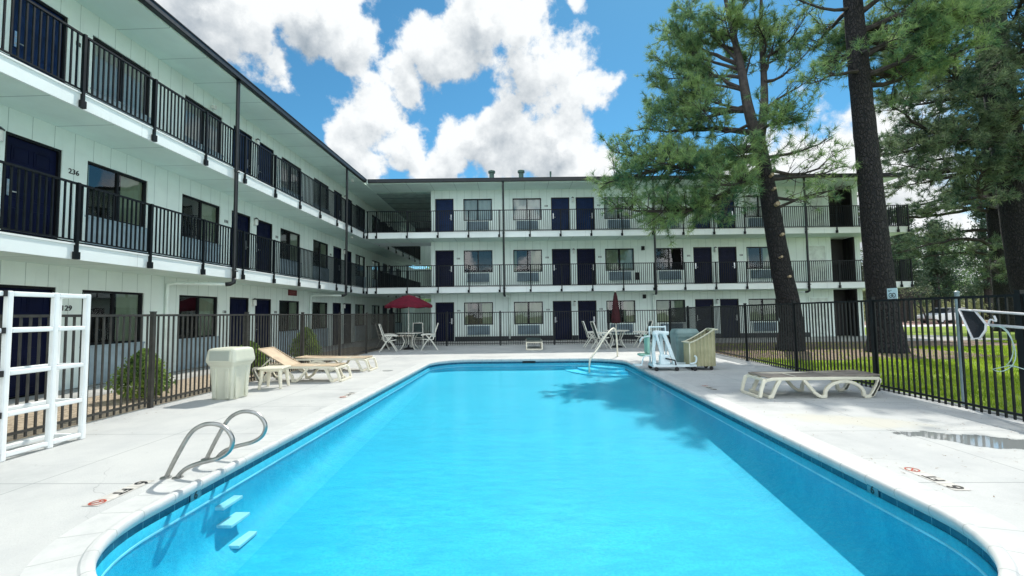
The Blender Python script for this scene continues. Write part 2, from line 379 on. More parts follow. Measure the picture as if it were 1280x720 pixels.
def deck_material():
    m = bpy.data.materials.new('pool_deck_concrete'); m.use_nodes = True; nt = m.node_tree; b = nt.nodes['Principled BSDF']
    tc = N(nt, 'ShaderNodeTexCoord'); v = tc.outputs['Object']; sx = N(nt, 'ShaderNodeSeparateXYZ'); nt.links.new(v, sx.inputs[0]); X, Y = sx.outputs[0], sx.outputs[1]
    f = ramp(nt, noise(nt, v, .9, 7, .65), .35, .7); g = ramp(nt, noise(nt, v, 55, 3, .6), .35, .65)
    c = mixc(nt, f, (.51, .52, .505), (.42, .435, .435)); c = mixc(nt, math_(nt, 'MULTIPLY', g, .22), c, (.40, .41, .40))
    # small dark specks and hairline scuffs
    vo = N(nt, 'ShaderNodeTexVoronoi'); vo.inputs['Scale'].default_value = 5.5; nt.links.new(v, vo.inputs['Vector'])
    sp = math_(nt, 'MULTIPLY', math_(nt, 'LESS_THAN', vo.outputs['Distance'], .045), ramp(nt, noise(nt, v, 1.3, 2), .45, .6))
    c = mixc(nt, math_(nt, 'MULTIPLY', sp, .55), c, (.22, .22, .20))
    mp = N(nt, 'ShaderNodeMapping'); mp.inputs['Scale'].default_value = (1.2, 9, 1); mp.inputs['Rotation'].default_value = (0, 0, .25); nt.links.new(v, mp.inputs[0])
    scf = ramp(nt, noise(nt, mp.outputs[0], 2.2, 6, .7), .66, .74); c = mixc(nt, math_(nt, 'MULTIPLY', scf, .22), c, (.36, .37, .36))
    wn = N(nt, 'ShaderNodeTexNoise'); wn.inputs['Scale'].default_value = 1.8; wn.inputs['Detail'].default_value = 6; nt.links.new(v, wn.inputs['Vector'])
    wa = N(nt, 'ShaderNodeVectorMath', operation='MULTIPLY_ADD'); nt.links.new(wn.outputs['Color'], wa.inputs[0]); wa.inputs[1].default_value = (.55, .55, 0); nt.links.new(v, wa.inputs[2])
    vc = N(nt, 'ShaderNodeTexVoronoi', feature='DISTANCE_TO_EDGE', voronoi_dimensions='2D'); vc.inputs['Scale'].default_value = .38; nt.links.new(wa.outputs[0], vc.inputs['Vector'])
    ck = math_(nt, 'MULTIPLY', math_(nt, 'LESS_THAN', vc.outputs['Distance'], .0016), ramp(nt, noise(nt, v, .6, 2), .45, .55)); c = mixc(nt, math_(nt, 'MULTIPLY', ck, .6), c, (.16, .17, .17))
    st_ = ramp(nt, noise(nt, v, .45, 8, .72), .52, .70); c = mixc(nt, math_(nt, 'MULTIPLY', st_, .28), c, (.34, .35, .33))
    # joints every 1.6 m across, one along
    j = line(nt, math_(nt, 'ADD', Y, .98), 1.62, .014)
    ax = math_(nt, 'ABSOLUTE', math_(nt, 'ADD', X, .0)); j2 = math_(nt, 'COMPARE', ax, 4.35); nt.nodes[-1].inputs[2].default_value = .006
    j = math_(nt, 'MAXIMUM', j, j2); c = mixc(nt, math_(nt, 'MULTIPLY', j, .75), c, (.22, .24, .24))
    # drying puddle on the right-hand deck
    def blob(cx, cy, sx_, sy_, rot):
        mpp = N(nt, 'ShaderNodeMapping', vector_type='TEXTURE'); mpp.inputs['Location'].default_value = (cx, cy, 0); mpp.inputs['Rotation'].default_value = (0, 0, rot); mpp.inputs['Scale'].default_value = (sx_, sy_, 1)
        nt.links.new(v, mpp.inputs[0]); ln = N(nt, 'ShaderNodeVectorMath', operation='LENGTH'); nt.links.new(mpp.outputs[0], ln.inputs[0])
        return math_(nt, 'ADD', math_(nt, 'SUBTRACT', 1.0, ln.outputs['Value']), math_(nt, 'MULTIPLY', math_(nt, 'SUBTRACT', noise(nt, v, 3.4, 6, .65), .5), 1.5))
    p1 = blob(4.95, 5.05, .85, .30, -.55); p2 = blob(4.2, 6.0, .9, .35, -.35); p3 = blob(5.3, 4.3, .5, .35, .2); p4 = blob(4.6, 9.5, .8, .25, .1)
    wet = ramp(nt, math_(nt, 'MAXIMUM', p1, math_(nt, 'SUBTRACT', p3, .15)), .06, .22); damp = ramp(nt, math_(nt, 'MAXIMUM', math_(nt, 'MAXIMUM', p1, p2), math_(nt, 'MAXIMUM', p4, p3)), -.25, .35)
    stain = ramp(nt, p2, -.1, .5)
    c = mixc(nt, math_(nt, 'MULTIPLY', stain, .55), c, (.60, .54, .40)); c = mixc(nt, math_(nt, 'MULTIPLY', damp, .30), c, (.36, .40, .40)); c = mixc(nt, math_(nt, 'MULTIPLY', wet, .85), c, (.20, .22, .22))
    nt.links.new(c, b.inputs['Base Color'])
    ro = math_(nt, 'SUBTRACT', .75, math_(nt, 'MULTIPLY', wet, .72), True); nt.links.new(ro, b.inputs['Roughness'])
    sp2 = math_(nt, 'ADD', .3, math_(nt, 'MULTIPLY', wet, 1.0)); nt.links.new(sp2, b.inputs['Specular IOR Level'])
    bn = N(nt, 'ShaderNodeBump'); bn.inputs['Distance'].default_value = .01
    nt.links.new(math_(nt, 'MULTIPLY', math_(nt, 'SUBTRACT', 1.0, wet), .35), bn.inputs['Strength'])
    h = math_(nt, 'SUBTRACT', math_(nt, 'ADD', noise(nt, v, 90, 3), math_(nt, 'MULTIPLY', noise(nt, v, 4, 4), .6)), math_(nt, 'MULTIPLY', j, 1.5)); nt.links.new(h, bn.inputs['Height']); nt.links.new(bn.outputs[0], b.inputs['Normal'])
    return m
DX0, DX1, DY0, DY1 = -6.12, 6.3, -3.0, 20.6
deck = struct(sheet_hole('pool_deck', [(DX0, DY0), (DX1, DY0), (DX1, DY1), (DX0, DY1)], [pool_outline(.297)], 0, deck_material()))

def sweep(name, rows, mtl, close_floor=False, uvs=True):
    """rows: (offset, z or function) rings round the pool outline"""
    rings = [pool_outline(d) for d, z in rows]; n = len(rings[0]); vs = []; fs = []
    for (d, z), ring in zip(rows, rings):
        for x, y in ring: vs.append((x, y, z(y) if callable(z) else z))
    for i in range(len(rows)-1):
        for k in range(n): a = i*n+k; b = i*n+(k+1) % n; fs.append((a, b, b+n, a+n))
    if close_floor: fs.append(tuple((len(rows)-1)*n + k for k in range(n)))
    me = bpy.data.meshes.new(name); me.from_pydata(vs, [], fs); me.materials.append(mtl)
    uv = me.uv_layers.new(name='UVMap'); base = rings[0]; arc = [0]
    for k in range(n): arc.append(arc[-1] + math.dist(base[k], base[(k+1) % n]))
    dist = [0]
    for i in range(1, len(rows)):
        z0 = rows[i-1][1]; z1 = rows[i][1]; z0 = z0(5) if callable(z0) else z0; z1 = z1(5) if callable(z1) else z1
        dist.append(dist[-1] + math.hypot(rows[i][0]-rows[i-1][0], z1-z0))
    for p in me.polygons:
        if len(p.loop_indices) > 4: continue
        ks = [me.loops[l].vertex_index % n for l in p.loop_indices]
        for l in p.loop_indices:
            vi = me.loops[l].vertex_index; k = vi % n; i = vi // n
            a = arc[n] if (k == 0 and max(ks) == n-1) else arc[k]
            uv.data[l].uv = (a, dist[i])
    o = bpy.data.objects.new(name, me); C.objects.link(o); return struct(o)
def uv_mat(name, c1, c2, lines, linecol, rough, var_scale=2):
    m = bpy.data.materials.new(name); m.use_nodes = True; nt = m.node_tree; b = nt.nodes['Principled BSDF']
    tc = N(nt, 'ShaderNodeTexCoord'); f = ramp(nt, noise(nt, tc.outputs['Object'], var_scale, 6, .65), .35, .68); c = mixc(nt, f, c1, c2)
    sx = N(nt, 'ShaderNodeSeparateXYZ'); nt.links.new(tc.outputs['UV'], sx.inputs[0]); acc = None
    for ax, per, w in lines:
        l = line(nt, sx.outputs[ax], per, w); acc = l if acc is None else math_(nt, 'MAXIMUM', acc, l)
    c = mixc(nt, acc, c, linecol); nt.links.new(c, b.inputs['Base Color']); b.inputs['Roughness'].default_value = rough
    bn = N(nt, 'ShaderNodeBump'); bn.inputs['Strength'].default_value = .4; bn.inputs['Distance'].default_value = .006
    nt.links.new(math_(nt, 'SUBTRACT', math_(nt, 'MULTIPLY', noise(nt, tc.outputs['Object'], 60, 3), .4), acc), bn.inputs['Height']); nt.links.new(bn.outputs[0], b.inputs['Normal'])
    return m
M_cop = uv_mat('coping_stone', (.53, .54, .525), (.46, .475, .47), [(0, .305, .008)], (.33, .35, .34), .65, 5)
M_tile = uv_mat('waterline_tile', (.008, .055, .11), (.015, .09, .15), [(0, .152, .005), (1, .152, .005)], (.10, .22, .28), .2, 9)
M_edge = mat('pale_wall_line', (.35, .74, .88), .4)
def plaster():
    m = bpy.data.materials.new('pool_plaster'); m.use_nodes = True; nt = m.node_tree; b = nt.nodes['Principled BSDF']
    tc = N(nt, 'ShaderNodeTexCoord'); v = tc.outputs['Object']
    mp = N(nt, 'ShaderNodeMapping'); mp.inputs['Scale'].default_value = (.35, 1, 1); nt.links.new(v, mp.inputs[0])
    c = mixc(nt, ramp(nt, noise(nt, mp.outputs[0], 1.2, 6, .6), .3, .7), (.026, .50, .67), (.016, .43, .61))
    mp2 = N(nt, 'ShaderNodeMapping'); mp2.inputs['Scale'].default_value = (.5, 1.6, 1); nt.links.new(v, mp2.inputs[0])
    c = mixc(nt, math_(nt, 'MULTIPLY', ramp(nt, noise(nt, mp2.outputs[0], 5, 6, .7), .42, .62), .6), c, (.007, .36, .56))  # ripple light on the floor painted in as streaks, finer ones next
    c = mixc(nt, math_(nt, 'MULTIPLY', ramp(nt, noise(nt, v, 38, 3, .7), .45, .60), .5), c, (.005, .34, .54))
    nt.links.new(c, b.inputs['Base Color']); b.inputs['Roughness'].default_value = .7; return m
M_plas = plaster()
sweep('pool_coping', [(.02, -.10), (.0, -.07), (-.018, -.05), (-.025, -.02), (-.018, .006), (0, .014), (.02, .016), (.042, .013), (.052, .005), (.056, .002), (.297, .002), (.300, -.05)], M_cop)
for o in (bpy.data.objects['pool_coping'],):
    nn_ = len(pool_outline(0)); o.data.polygons.foreach_set('use_smooth', [(i//nn_) < 6 for i in range(len(o.data.polygons))])
sweep('pool_tile_band', [(.006, -.06), (.006, -.135)], M_tile)
sweep('pool_pale_line', [(-.006, -.205), (-.014, -.207), (-.014, -.220)], M_edge)  # thin pale line round the pool walls below the waterline
def fz(y):
    t = max(0, min(1, (PY1-y)/(PY1-PY0))); return -.33 - .53*t**1.7
COVE = [(0.0, .0), (.01, .35), (.035, .56), (.09, .74), (.17, .87), (.26, .95), (.36, 1.0)]
sweep('pool_basin', [(.006, -.135), (-.004, -.1352), (-.004, -.256)]+[(-.004-d, (lambda q: (lambda y: -.257+(fz(y)+.257)*q))(q)) for d, q in COVE], M_plas)
fl = MB(); ins = PR-.364; ny = 60; ya, yb = PY0+.364, PY1-.364; xa, xb = PX0+.364, PX1-.364; ring = []
for k in range(ny+1):
    y = ya+(yb-ya)*(.5-.5*math.cos(math.pi*k/ny)); dy = max(0, ins-(y-ya), ins-(yb-y)); q = ins-math.sqrt(max(0, ins*ins-dy*dy)); ring.append((xa+q-.01, xb-q+.01, y, fz(y)))
vs = []; fs = []
for a_, b_, y, z in ring: vs += [(a_, y, z), (b_, y, z)]
for k in range(ny): fs.append((2*k, 2*k+1, 2*k+3, 2*k+2))
fl.add(vs, fs); struct(fl.build('pool_floor', M_plas, smooth=True))
bo = bpy.data.objects['pool_basin']; bo.data.polygons.foreach_set('use_smooth', [True]*len(bo.data.polygons))
# curved corner steps
st = MB()
for rr_, z in ((1.7, -.31), (1.3, -.25), (.9, -.19)):
    cx, cy = PX1-.05, PY1-.05; vs = [(cx, cy, z), ]; n = 18
    for k in range(n+1): a = R(180+90*k/n); vs.append((cx+rr_*math.cos(a), cy+rr_*math.sin(a), z))
    m_ = len(vs); vs += [(x, y, -.42) for x, y, _ in vs]
    fs = [tuple(range(m_))] + [(k, k+m_, k+1+m_, k+1) for k in range(1, m_-1)]
    st.add(vs, fs)
struct(st.build('pool_steps', M_steps))
def water_mat():
    m = bpy.data.materials.new('pool_water'); m.use_nodes = True; nt = m.node_tree; nt.nodes.remove(nt.nodes['Principled BSDF'])
    tc = N(nt, 'ShaderNodeTexCoord'); v = tc.outputs['Object']
    bn = N(nt, 'ShaderNodeBump'); bn.inputs['Strength'].default_value = .55; bn.inputs['Distance'].default_value = .012
    mp = N(nt, 'ShaderNodeMapping'); mp.inputs['Scale'].default_value = (1, 1.9, 1); nt.links.new(v, mp.inputs[0])
    h = math_(nt, 'ADD', noise(nt, mp.outputs[0], 7, 4, .55), math_(nt, 'MULTIPLY', noise(nt, mp.outputs[0], 26, 2, .5), .25)); nt.links.new(h, bn.inputs['Height'])
    t = N(nt, 'ShaderNodeBsdfTransparent'); t.inputs[0].default_value = (.70, .965, .985, 1)
    g = N(nt, 'ShaderNodeBsdfGlossy'); g.inputs['Roughness'].default_value = .03; nt.links.new(bn.outputs[0], g.inputs['Normal'])
    fr = N(nt, 'ShaderNodeFresnel'); fr.inputs[0].default_value = 1.33; nt.links.new(bn.outputs[0], fr.inputs['Normal'])
    f = math_(nt, 'MULTIPLY', math_(nt, 'MINIMUM', fr.outputs[0], .30), .62)
    mx = N(nt, 'ShaderNodeMixShader'); nt.links.new(f, mx.inputs[0]); nt.links.new(t.outputs[0], mx.inputs[1]); nt.links.new(g.outputs[0], mx.inputs[2])
    nt.links.new(mx.outputs[0], nt.nodes['Material Output'].inputs['Surface']); return m
wm = MB(); ol = pool_outline(.004); wm.add([(x, y, -.105) for x, y in ol], [tuple(range(len(ol)))]); struct(wm.build('pool_water', water_mat()))

# ground round the deck
M_grav = mat('tan_gravel', (.56, .46, .33), .9, scale=18, col2=(.24, .19, .14), bump=1, bscale=60)
M_walk = mat('walkway_concrete', (.42, .42, .40), .8, scale=2, bump=.2, lines=[(1, 1.6, .012)])
M_lawn = mat('lawn_soil_grass', (.30, .40, .035), .95, scale=.9, col2=(.12, .20, .02), bump=1, bscale=70)
M_mulch = mat('pine_straw_mulch', (.34, .25, .18), .95, scale=9, col2=(.12, .085, .06), bump=1, bscale=50)
M_asph = mat('parking_asphalt', (.42, .42, .42), .85, scale=3, bump=.3, bscale=80)
M_land = mat('dry_land', (.36, .35, .20), .95, scale=.15, col2=(.22, .26, .12), bump=.5, bscale=3)
struct(sheet_hole('ground', [(-500, -300), (600, -300), (600, 900), (-500, 900)], [[(DX0+.02, DY0+.02), (DX1-.02, DY0+.02), (DX1-.02, DY1-.02), (DX0+.02, DY1-.02)]], -.03, M_land))
def flat(name, x0, y0, x1, y1, z, m):
    mb = MB(); mb.quad((x0, y0, z), (x1, y0, z), (x1, y1, z), (x0, y1, z)); return struct(mb.build(name, m))
flat('gravel_bed', -8.1, -6, DX0, 24, -.015, M_grav)
flat('walkway', -9.42, -6, -8.104, 60, -.010, M_walk)
flat('rear_walkway', -8.1, DY1, 22, 25.2, -.012, M_walk)
flat('rear_passage', -8.1, 25.204, -4.8, 38, -.012, M_walk)
flat('lawn', DX1, -6, 38, 20.2, -.018, M_lawn)
flat('lawn_strip', 19.5, 20.2, 60, 36.5, -.018, M_lawn)
flat('mulch_bed', DX1+.1, 13.2, 14.2, 20.6, -.006, M_mulch)
flat('mulch_bed_far', 14.2, 17.4, 19.5, 20.6, -.006, M_mulch)
flat('sidewalk', 20.5, 36.5, 110, 41, -.012, mat('pale_concrete', (.62, .61, .58), .8))
flat('red_gravel_bed', 20.5, 41, 160, 52, -.012, mat('red_brown_gravel', (.34, .19, .15), .9, scale=1.5, col2=(.20, .13, .10), bump=.5))
flat('parking_lot', -40, 38.1, 20.4, 75, -.012, M_asph)
kb = MB(); kb.box((DX1-.004, 5.0, -.05), (DX1+.10, 20.5, .02)); struct(kb.build('deck_kerb', mat('kerb_concrete', (.30, .31, .30), .8, bump=.3), bevel=.01))

# grass blades where the lawn is near
def blades(name, n, x0, x1, y0, y1, h, wd, mtl, excl=None):
    x = RNG.uniform(x0, x1, n); y = y0 + (y1-y0)*RNG.uniform(0, 1, n)**1.35
    if excl is not None:
        k = ~excl(x, y); x, y = x[k], y[k]; n = len(x)
    a = RNG.uniform(0, 2*np.pi, n); hh = h*RNG.uniform(.5, 1.25, n); w = wd*(1+(y-y0)*.12)
    dx, dy = np.cos(a)*w, np.sin(a)*w; lx, ly = RNG.normal(0, .35, n)*hh, RNG.normal(0, .35, n)*hh
    V = np.zeros((n, 3, 3)); V[:, 0] = np.stack([x-dx, y-dy, np.full(n, -.02)], 1); V[:, 1] = np.stack([x+dx, y+dy, np.full(n, -.02)], 1); V[:, 2] = np.stack([x+lx, y+ly, hh], 1)
    o = np_mesh(name, V.reshape(-1, 3), mtl); o['kind'] = 'stuff'; return o
def np_mesh(name, V, mtl, parent=None):
    me = bpy.data.meshes.new(name); nv = len(V); nf = nv//3
    me.vertices.add(nv); me.vertices.foreach_set('co', V.astype(np.float32).ravel()); me.loops.add(nv); me.loops.foreach_set('vertex_index', np.arange(nv, dtype=np.int32))
    me.polygons.add(nf); me.polygons.foreach_set('loop_start', np.arange(0, nv, 3, dtype=np.int32))
    me.materials.append(mtl); me.update(calc_edges=True); me.validate()
    o = bpy.data.objects.new(name, me); C.objects.link(o)
    if parent: o.parent = parent
    return o
tag(blades('lawn_grass', 90000, 6.45, 22, 4.6, 20, .055, .006, M_grass, lambda x, y: ((x < 14.2+.3*np.sin(y*3)) & (y > 13.2+.5*np.sin(x*2)) & (RNG.random(len(x)) > .12)) | ((x > 14) & (y > 17.4+.3*np.sin(x*3)) & (x < 19.5))), 'bright green mown lawn grass beyond the right-hand pool fence', 'grass')

n = 2600; lx = np.concatenate([RNG.uniform(3.2, 6.2, n//2), 6.2-RNG.exponential(.35, n//4), -6.05+RNG.exponential(.25, n//4)]); ly = RNG.uniform(2, 19.5, len(lx)); k = (lx > -6.1) & (lx < 6.28) & ((lx > 3.2) | (lx < -3.2)); lx, ly = lx[k], ly[k]
a = RNG.uniform(0, 6.28, len(lx)); L = RNG.uniform(.012, .05, len(lx)); w_ = RNG.uniform(.0015, .005, len(lx)); dx, dy = np.cos(a), np.sin(a)
V = np.stack([np.stack([lx-dy*w_, ly+dx*w_, np.full(len(lx), .004)], 1), np.stack([lx+dy*w_, ly-dx*w_, np.full(len(lx), .004)], 1), np.stack([lx+dx*L, ly+dy*L, RNG.uniform(.005, .012, len(lx))], 1)], 1)
o = np_mesh('needle_litter', V.reshape(-1, 3), mat('dry_needles', (.20, .12, .05), .9)); o['kind'] = 'stuff'; tag(o, 'dry brown pine needles scattered on the deck along the fences', 'litter')
# ------------------------------------------------------------------ the motel
Z2, Z3, ZR = 2.804, 5.616, 8.15
FH = [0.0, Z2, Z3]
XL, YB, ROT = -9.42, 23.98, .0315
FL = Matrix.Translation((XL, 0, 0)) @ Matrix.Rotation(R(90), 4, 'Z')
FB = Matrix.Translation((0, YB, 0)) @ Matrix.Rotation(ROT, 4, 'Z')
PER = 7.62
motel = thing('motel_building', 'three-storey white motel with long black-railed balconies wrapping two sides of the pool', 'building')

def wall_face(mb, s0, s1, z0, z1, holes, depth=.14):
    """front face (y=0) with holes [(a,b,za,zb)] and their reveals, outward is -y"""
    hs = sorted(holes); x = s0
    for a, b, za, zb in hs:
        if a > x: mb.quad((x, 0, z0), (a, 0, z0), (a, 0, z1), (x, 0, z1))
        if za > z0+1e-4: mb.quad((a, 0, z0), (b, 0, z0), (b, 0, za), (a, 0, za))
        mb.quad((a, 0, zb), (b, 0, zb), (b, 0, z1), (a, 0, z1))
        mb.quad((a, 0, za), (a, depth, za), (a, depth, zb), (a, 0, zb)); mb.quad((b, 0, za), (b, 0, zb), (b, depth, zb), (b, depth, za))
        mb.quad((a, 0, zb), (a, depth, zb), (b, depth, zb), (b, 0, zb)); mb.quad((a, 0, za), (b, 0, za), (b, depth, za), (a, depth, za))
        x = b
    if x < s1: mb.quad((x, 0, z0), (s1, 0, z0), (s1, 0, z1), (x, 0, z1))

# part prototypes -------------------------------------------------
def door_proto(m_leaf):
    w, h = 1.0, 2.08
    f = MB(); f.box((0, .02, 0), (.05, .10, h)); f.box((w-.05, .02, 0), (w, .10, h)); f.box((.05, .02, h-.05), (w-.05, .10, h)); f.box((.05, .0, 0), (w-.05, .12, .02))
    fr = f.build('door', M_frame, motel)
    l = MB(); x0, x1, z1 = .055, w-.055, h-.055; l.box((x0, .07, .022), (x1, .095, z1))
    W = x1-x0; cols = ((.11, .46), (.54, .89)); rows = ((.07, .36), (.44, .70), (.78, .93))
    for c0, c1 in cols:
        for r0, r1 in rows:
            a, b = x0+W*c0, x0+W*c1; c, d = z1*r0, z1*r1
            # moulded frame round each panel and a raised field
            l.box((a, .062, c), (b, .0702, c+.018)); l.box((a, .062, d-.018), (b, .0702, d)); l.box((a, .062, c+.018), (a+.018, .0702, d-.018)); l.box((b-.018, .062, c+.018), (b, .0702, d-.018))
            l.box((a+.045, .064, c+.045), (b-.045, .0702, d-.045))
    l.build('door_leaf', m_leaf, fr)
    return fr
def handle_for(fr, side):
    h = MB(); x = .13 if side < 0 else .87; h.box((x-.035, .045, .92), (x+.035, .071, 1.22)); h.tube([(x, .045, 1.0), (x, .01, 1.0), (x-.0+.11*(-side), .005, 1.0)], .012, 6); h.tube([(x, .045, 1.12), (x, .03, 1.12)], .022, 8)
    return h.build('handle', M_plate, fr)
doorP = {}
for lvl, m_ in ((0, M_door), (1, M_door), (2, M_door_lit)):
    for side in (-1, 1):
        d = door_proto(m_ if lvl == 2 else M_door); handle_for(d, side); doorP[(lvl, side)] = d; d['used'] = 0
WW, WZ0, WZ1 = 1.55, .86, 2.06
def window_proto(kind):
    h = WZ1-WZ0; f = MB()
    f.box((0, .015, 0), (.05, .09, h)); f.box((WW-.05, .015, 0), (WW, .09, h)); f.box((.05, .015, 0), (WW-.05, .09, .05)); f.box((.05, .015, h-.05), (WW-.05, .09, h)); f.box((WW/2-.03, .02, .05), (WW/2+.03, .085, h-.05))
    fr = f.build('window', M_frame, motel)
    p = MB(); p.quad((.05, .05, .05), (WW/2-.03, .05, .05), (WW/2-.03, .05, h-.05), (.05, .05, h-.05)); p.build('pane', M_glass, fr)
    p = MB(); p.quad((WW/2+.03, .06, .05), (WW-.05, .06, .05), (WW-.05, .06, h-.05), (WW/2+.03, .06, h-.05)); p.build('pane', M_glass, fr)
    def curtain(a, b, m_):
        c = MB(); n = int((b-a)/.02); ys = [.135+.022*math.sin(k*.40)+.010*math.sin(k*.17) for k in range(n+1)]
        for k in range(n):
            xa, xb = a+(b-a)*k/n, a+(b-a)*(k+1)/n; c.quad((xa, ys[k], -.05), (xb, ys[k+1], -.05), (xb, ys[k+1], h+.05), (xa, ys[k], h+.05))
        c.build('curtain', m_, fr, smooth=True)
    if kind == 'right': curtain(WW*.62, WW+.05, M_curt); curtain(-.05, .18, M_curt)
    if kind == 'left': curtain(-.05, WW*.40, M_curt)
    if kind == 'full': curtain(-.05, WW+.05, M_curtw)
    if kind == 'both': curtain(-.05, WW*.47, M_curt); curtain(WW*.55, WW+.05, M_curt)
    return fr
winP = {k: window_proto(k) for k in ('right', 'left', 'full', 'both', 'none')}
for w in winP.values(): w['used'] = 0
def put(proto, F, s, z, y=0):
    Mx = F @ Matrix.Translation((s, y, z))
    if not proto.get('used', 1): proto['used'] = 1; proto.matrix_local = Mx; return proto
    return part_copy(proto, motel, Mx)
# ac unit, sill panel, lantern, number
ac = MB(); ac.box((-.58, -.11, 0), (.58, 0, .44)); ac.box((-.60, -.125, -.02), (.60, -.112, .02)); acP = ac.build('air_conditioner', M_ac, motel, bevel=.01); acP['used'] = 0
sp_ = MB(); sp_.box((0, -.035, 0), (WW, 0, .80)); sp_.box((-.02, -.05, .80), (WW+.02, -.0, .845)); spP = sp_.build('sill_panel', M_acp, motel, bevel=.006); spP['used'] = 0
ln = MB(); ln.box((-.05, -.03, -.02), (.05, 0, .24)); ln.lathe([(.055, 0), (.06, .02), (.06, .17), (.045, .2)], (0, -.09, .0), 12); lnP = ln.build('wall_lantern', M_lamp, motel); lnP['used'] = 0
cap = MB(); cap.lathe([(.07, .2), (.07, .215), (.02, .26)], (0, -.09, 0), 12); cap.build('lantern_cap', M_gutter, lnP)
sm = MB(); sm.lathe([(.05, 0), (.05, .03), (.03, .04)], (0, 0, 0), 12)

def text_obj(name, s, size, mtl, parent, M, ext=.004):
    cu = bpy.data.curves.new(name, 'FONT'); cu.body = s; cu.size = size; cu.extrude = ext; cu.align_x = 'CENTER'; cu.align_y = 'CENTER'; cu.resolution_u = 3; cu.offset = size*.012
    tmp = bpy.data.objects.new('tmp', cu); me = bpy.data.meshes.new_from_object(tmp); bpy.data.objects.remove(tmp)
    me.name = name; me.materials.clear(); me.materials.append(mtl)
    o = bpy.data.objects.new(name, me); C.objects.link(o); o.parent = parent; o.matrix_local = M; return o
UPRIGHT = Matrix.Rotation(R(90), 4, 'X')

wallmb = {'L': [], 'B': []}
def wing(F, side, s0, s1, centres, seg_holes_extra=(), skip=lambda k, c: False, cut_left=None):
    for lvl in range(3):
        z = FH[lvl]; zt = (FH[lvl+1]-.285) if lvl < 2 else ZR; holes = []; doors = []; wins = []
        for ci, c in enumerate(centres):
            for ds in (-1, 1):
                a = c + (-1.17 if ds < 0 else .17)
                if a > s0+.1 and a+1 < s1-.1: holes.append((a, a+1.0, z, z+2.08)); doors.append((a, ds))
                wa = c + (-3.25 if ds < 0 else 1.70)
                if wa > s0+.1 and wa+WW < s1-.1: holes.append((wa, wa+WW, z+WZ0, z+WZ1)); wins.append((wa, ds, ci))
        for e in seg_holes_extra: holes.append((e[0], e[1], z+e[2], z+e[3]))
        mb = MB(); wall_face(mb, s0, s1, z+.0, zt, holes); mb.build('wall', M_wall, motel, M=F)
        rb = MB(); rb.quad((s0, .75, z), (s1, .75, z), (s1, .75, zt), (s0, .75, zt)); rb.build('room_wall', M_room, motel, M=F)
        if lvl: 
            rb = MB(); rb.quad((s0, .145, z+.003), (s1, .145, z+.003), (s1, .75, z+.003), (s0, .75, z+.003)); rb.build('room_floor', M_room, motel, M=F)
        for a, ds in doors: put(doorP[(lvl, -1 if (ds > 0) == (side == 'B') else 1)] if False else doorP[(lvl, 1 if ds < 0 else -1) if side == 'L' else (lvl, 1 if ds > 0 else -1)], F, a, z)
        for wa, ds, ci in wins:
            if side == 'L': kind = 'right' if lvl < 2 else 'full'
            else: kind = 'full' if lvl == 2 else random.choice(['right', 'both', 'none']) if lvl == 1 else random.choice(['both', 'right'])
            put(winP[kind], F, wa, z+WZ0, .02)
            if side == 'L': put(spP, F, wa, z+.02)
            else: put(acP, F, wa+WW/2, z+.36)
        for c in centres:
            if s0+.2 < c < s1-.2: put(lnP, F, c, z+1.82)
wing(FL, 'L', 1.0, 38.0, [7.52, 15.14, 22.76, 30.38])
BS0, BS1 = -5.06, 16.42
wing(FB, 'B', BS0, BS1, [2.615-PER, 2.615, 2.615+PER], [])

# plain pale door on the back wing and window left of it come from the module; end bay with dark stair opening
for lvl in range(3):
    z = FH[lvl]; zt = (FH[lvl+1]-.285) if lvl < 2 else ZR
    b = MB(); b.box((15.2, -.03, z), (16.15, -.002, z+2.06)); d = b.build('service_door', mat('pale_service_door', (.70, .78, .72), .5) if lvl == 0 else bpy.data.materials['pale_service_door'], motel, M=FB)
    fr_ = MB(); fr_.box((15.14, -.045, z), (15.2, -.003, z+2.12)); fr_.box((16.15, -.045, z), (16.21, -.003, z+2.12)); fr_.box((15.2, -.045, z+2.06), (16.15, -.003, z+2.12)); fr_.build('door_casing', M_trim, motel, M=FB)
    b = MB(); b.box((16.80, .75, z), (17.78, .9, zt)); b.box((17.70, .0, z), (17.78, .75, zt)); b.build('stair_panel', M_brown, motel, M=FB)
    b = MB(); b.box((17.78, -.02, z), (18.05, 6.0, zt)); b.build('end_wall', M_wall, motel, M=FB)
    b = MB(); b.box((16.422, 0, z), (16.50, .3, zt)); b.build('corner_trim', M_trim, motel, M=FB)
    b = MB(); b.quad((16.44, .3, z), (16.44, 12, z), (16.44, 12, zt), (16.44, .3, zt)); b.build('inner_wall', M_wall, motel, M=FB)
    b = MB(); b.quad((BS0, .0, z), (BS0, 12, z), (BS0, 12, zt), (BS0, .0, zt)); b.build('passage_wall', M_wall, motel, M=FB)
    b = MB(); b.quad((BS0, 12, z), (BS1, 12, z), (BS1, 12, zt), (BS0, 12, zt)); b.build('rear_wall', M_wall, motel, M=FB)
    b = MB(); b.box((-10.5, 0, z), (-.0, .2, zt)); b.build('gable_wall', M_wall, motel, M=FL @ Matrix.Translation((38.0, 0, 0)) @ Matrix.Rotation(R(90), 4, 'Z'))
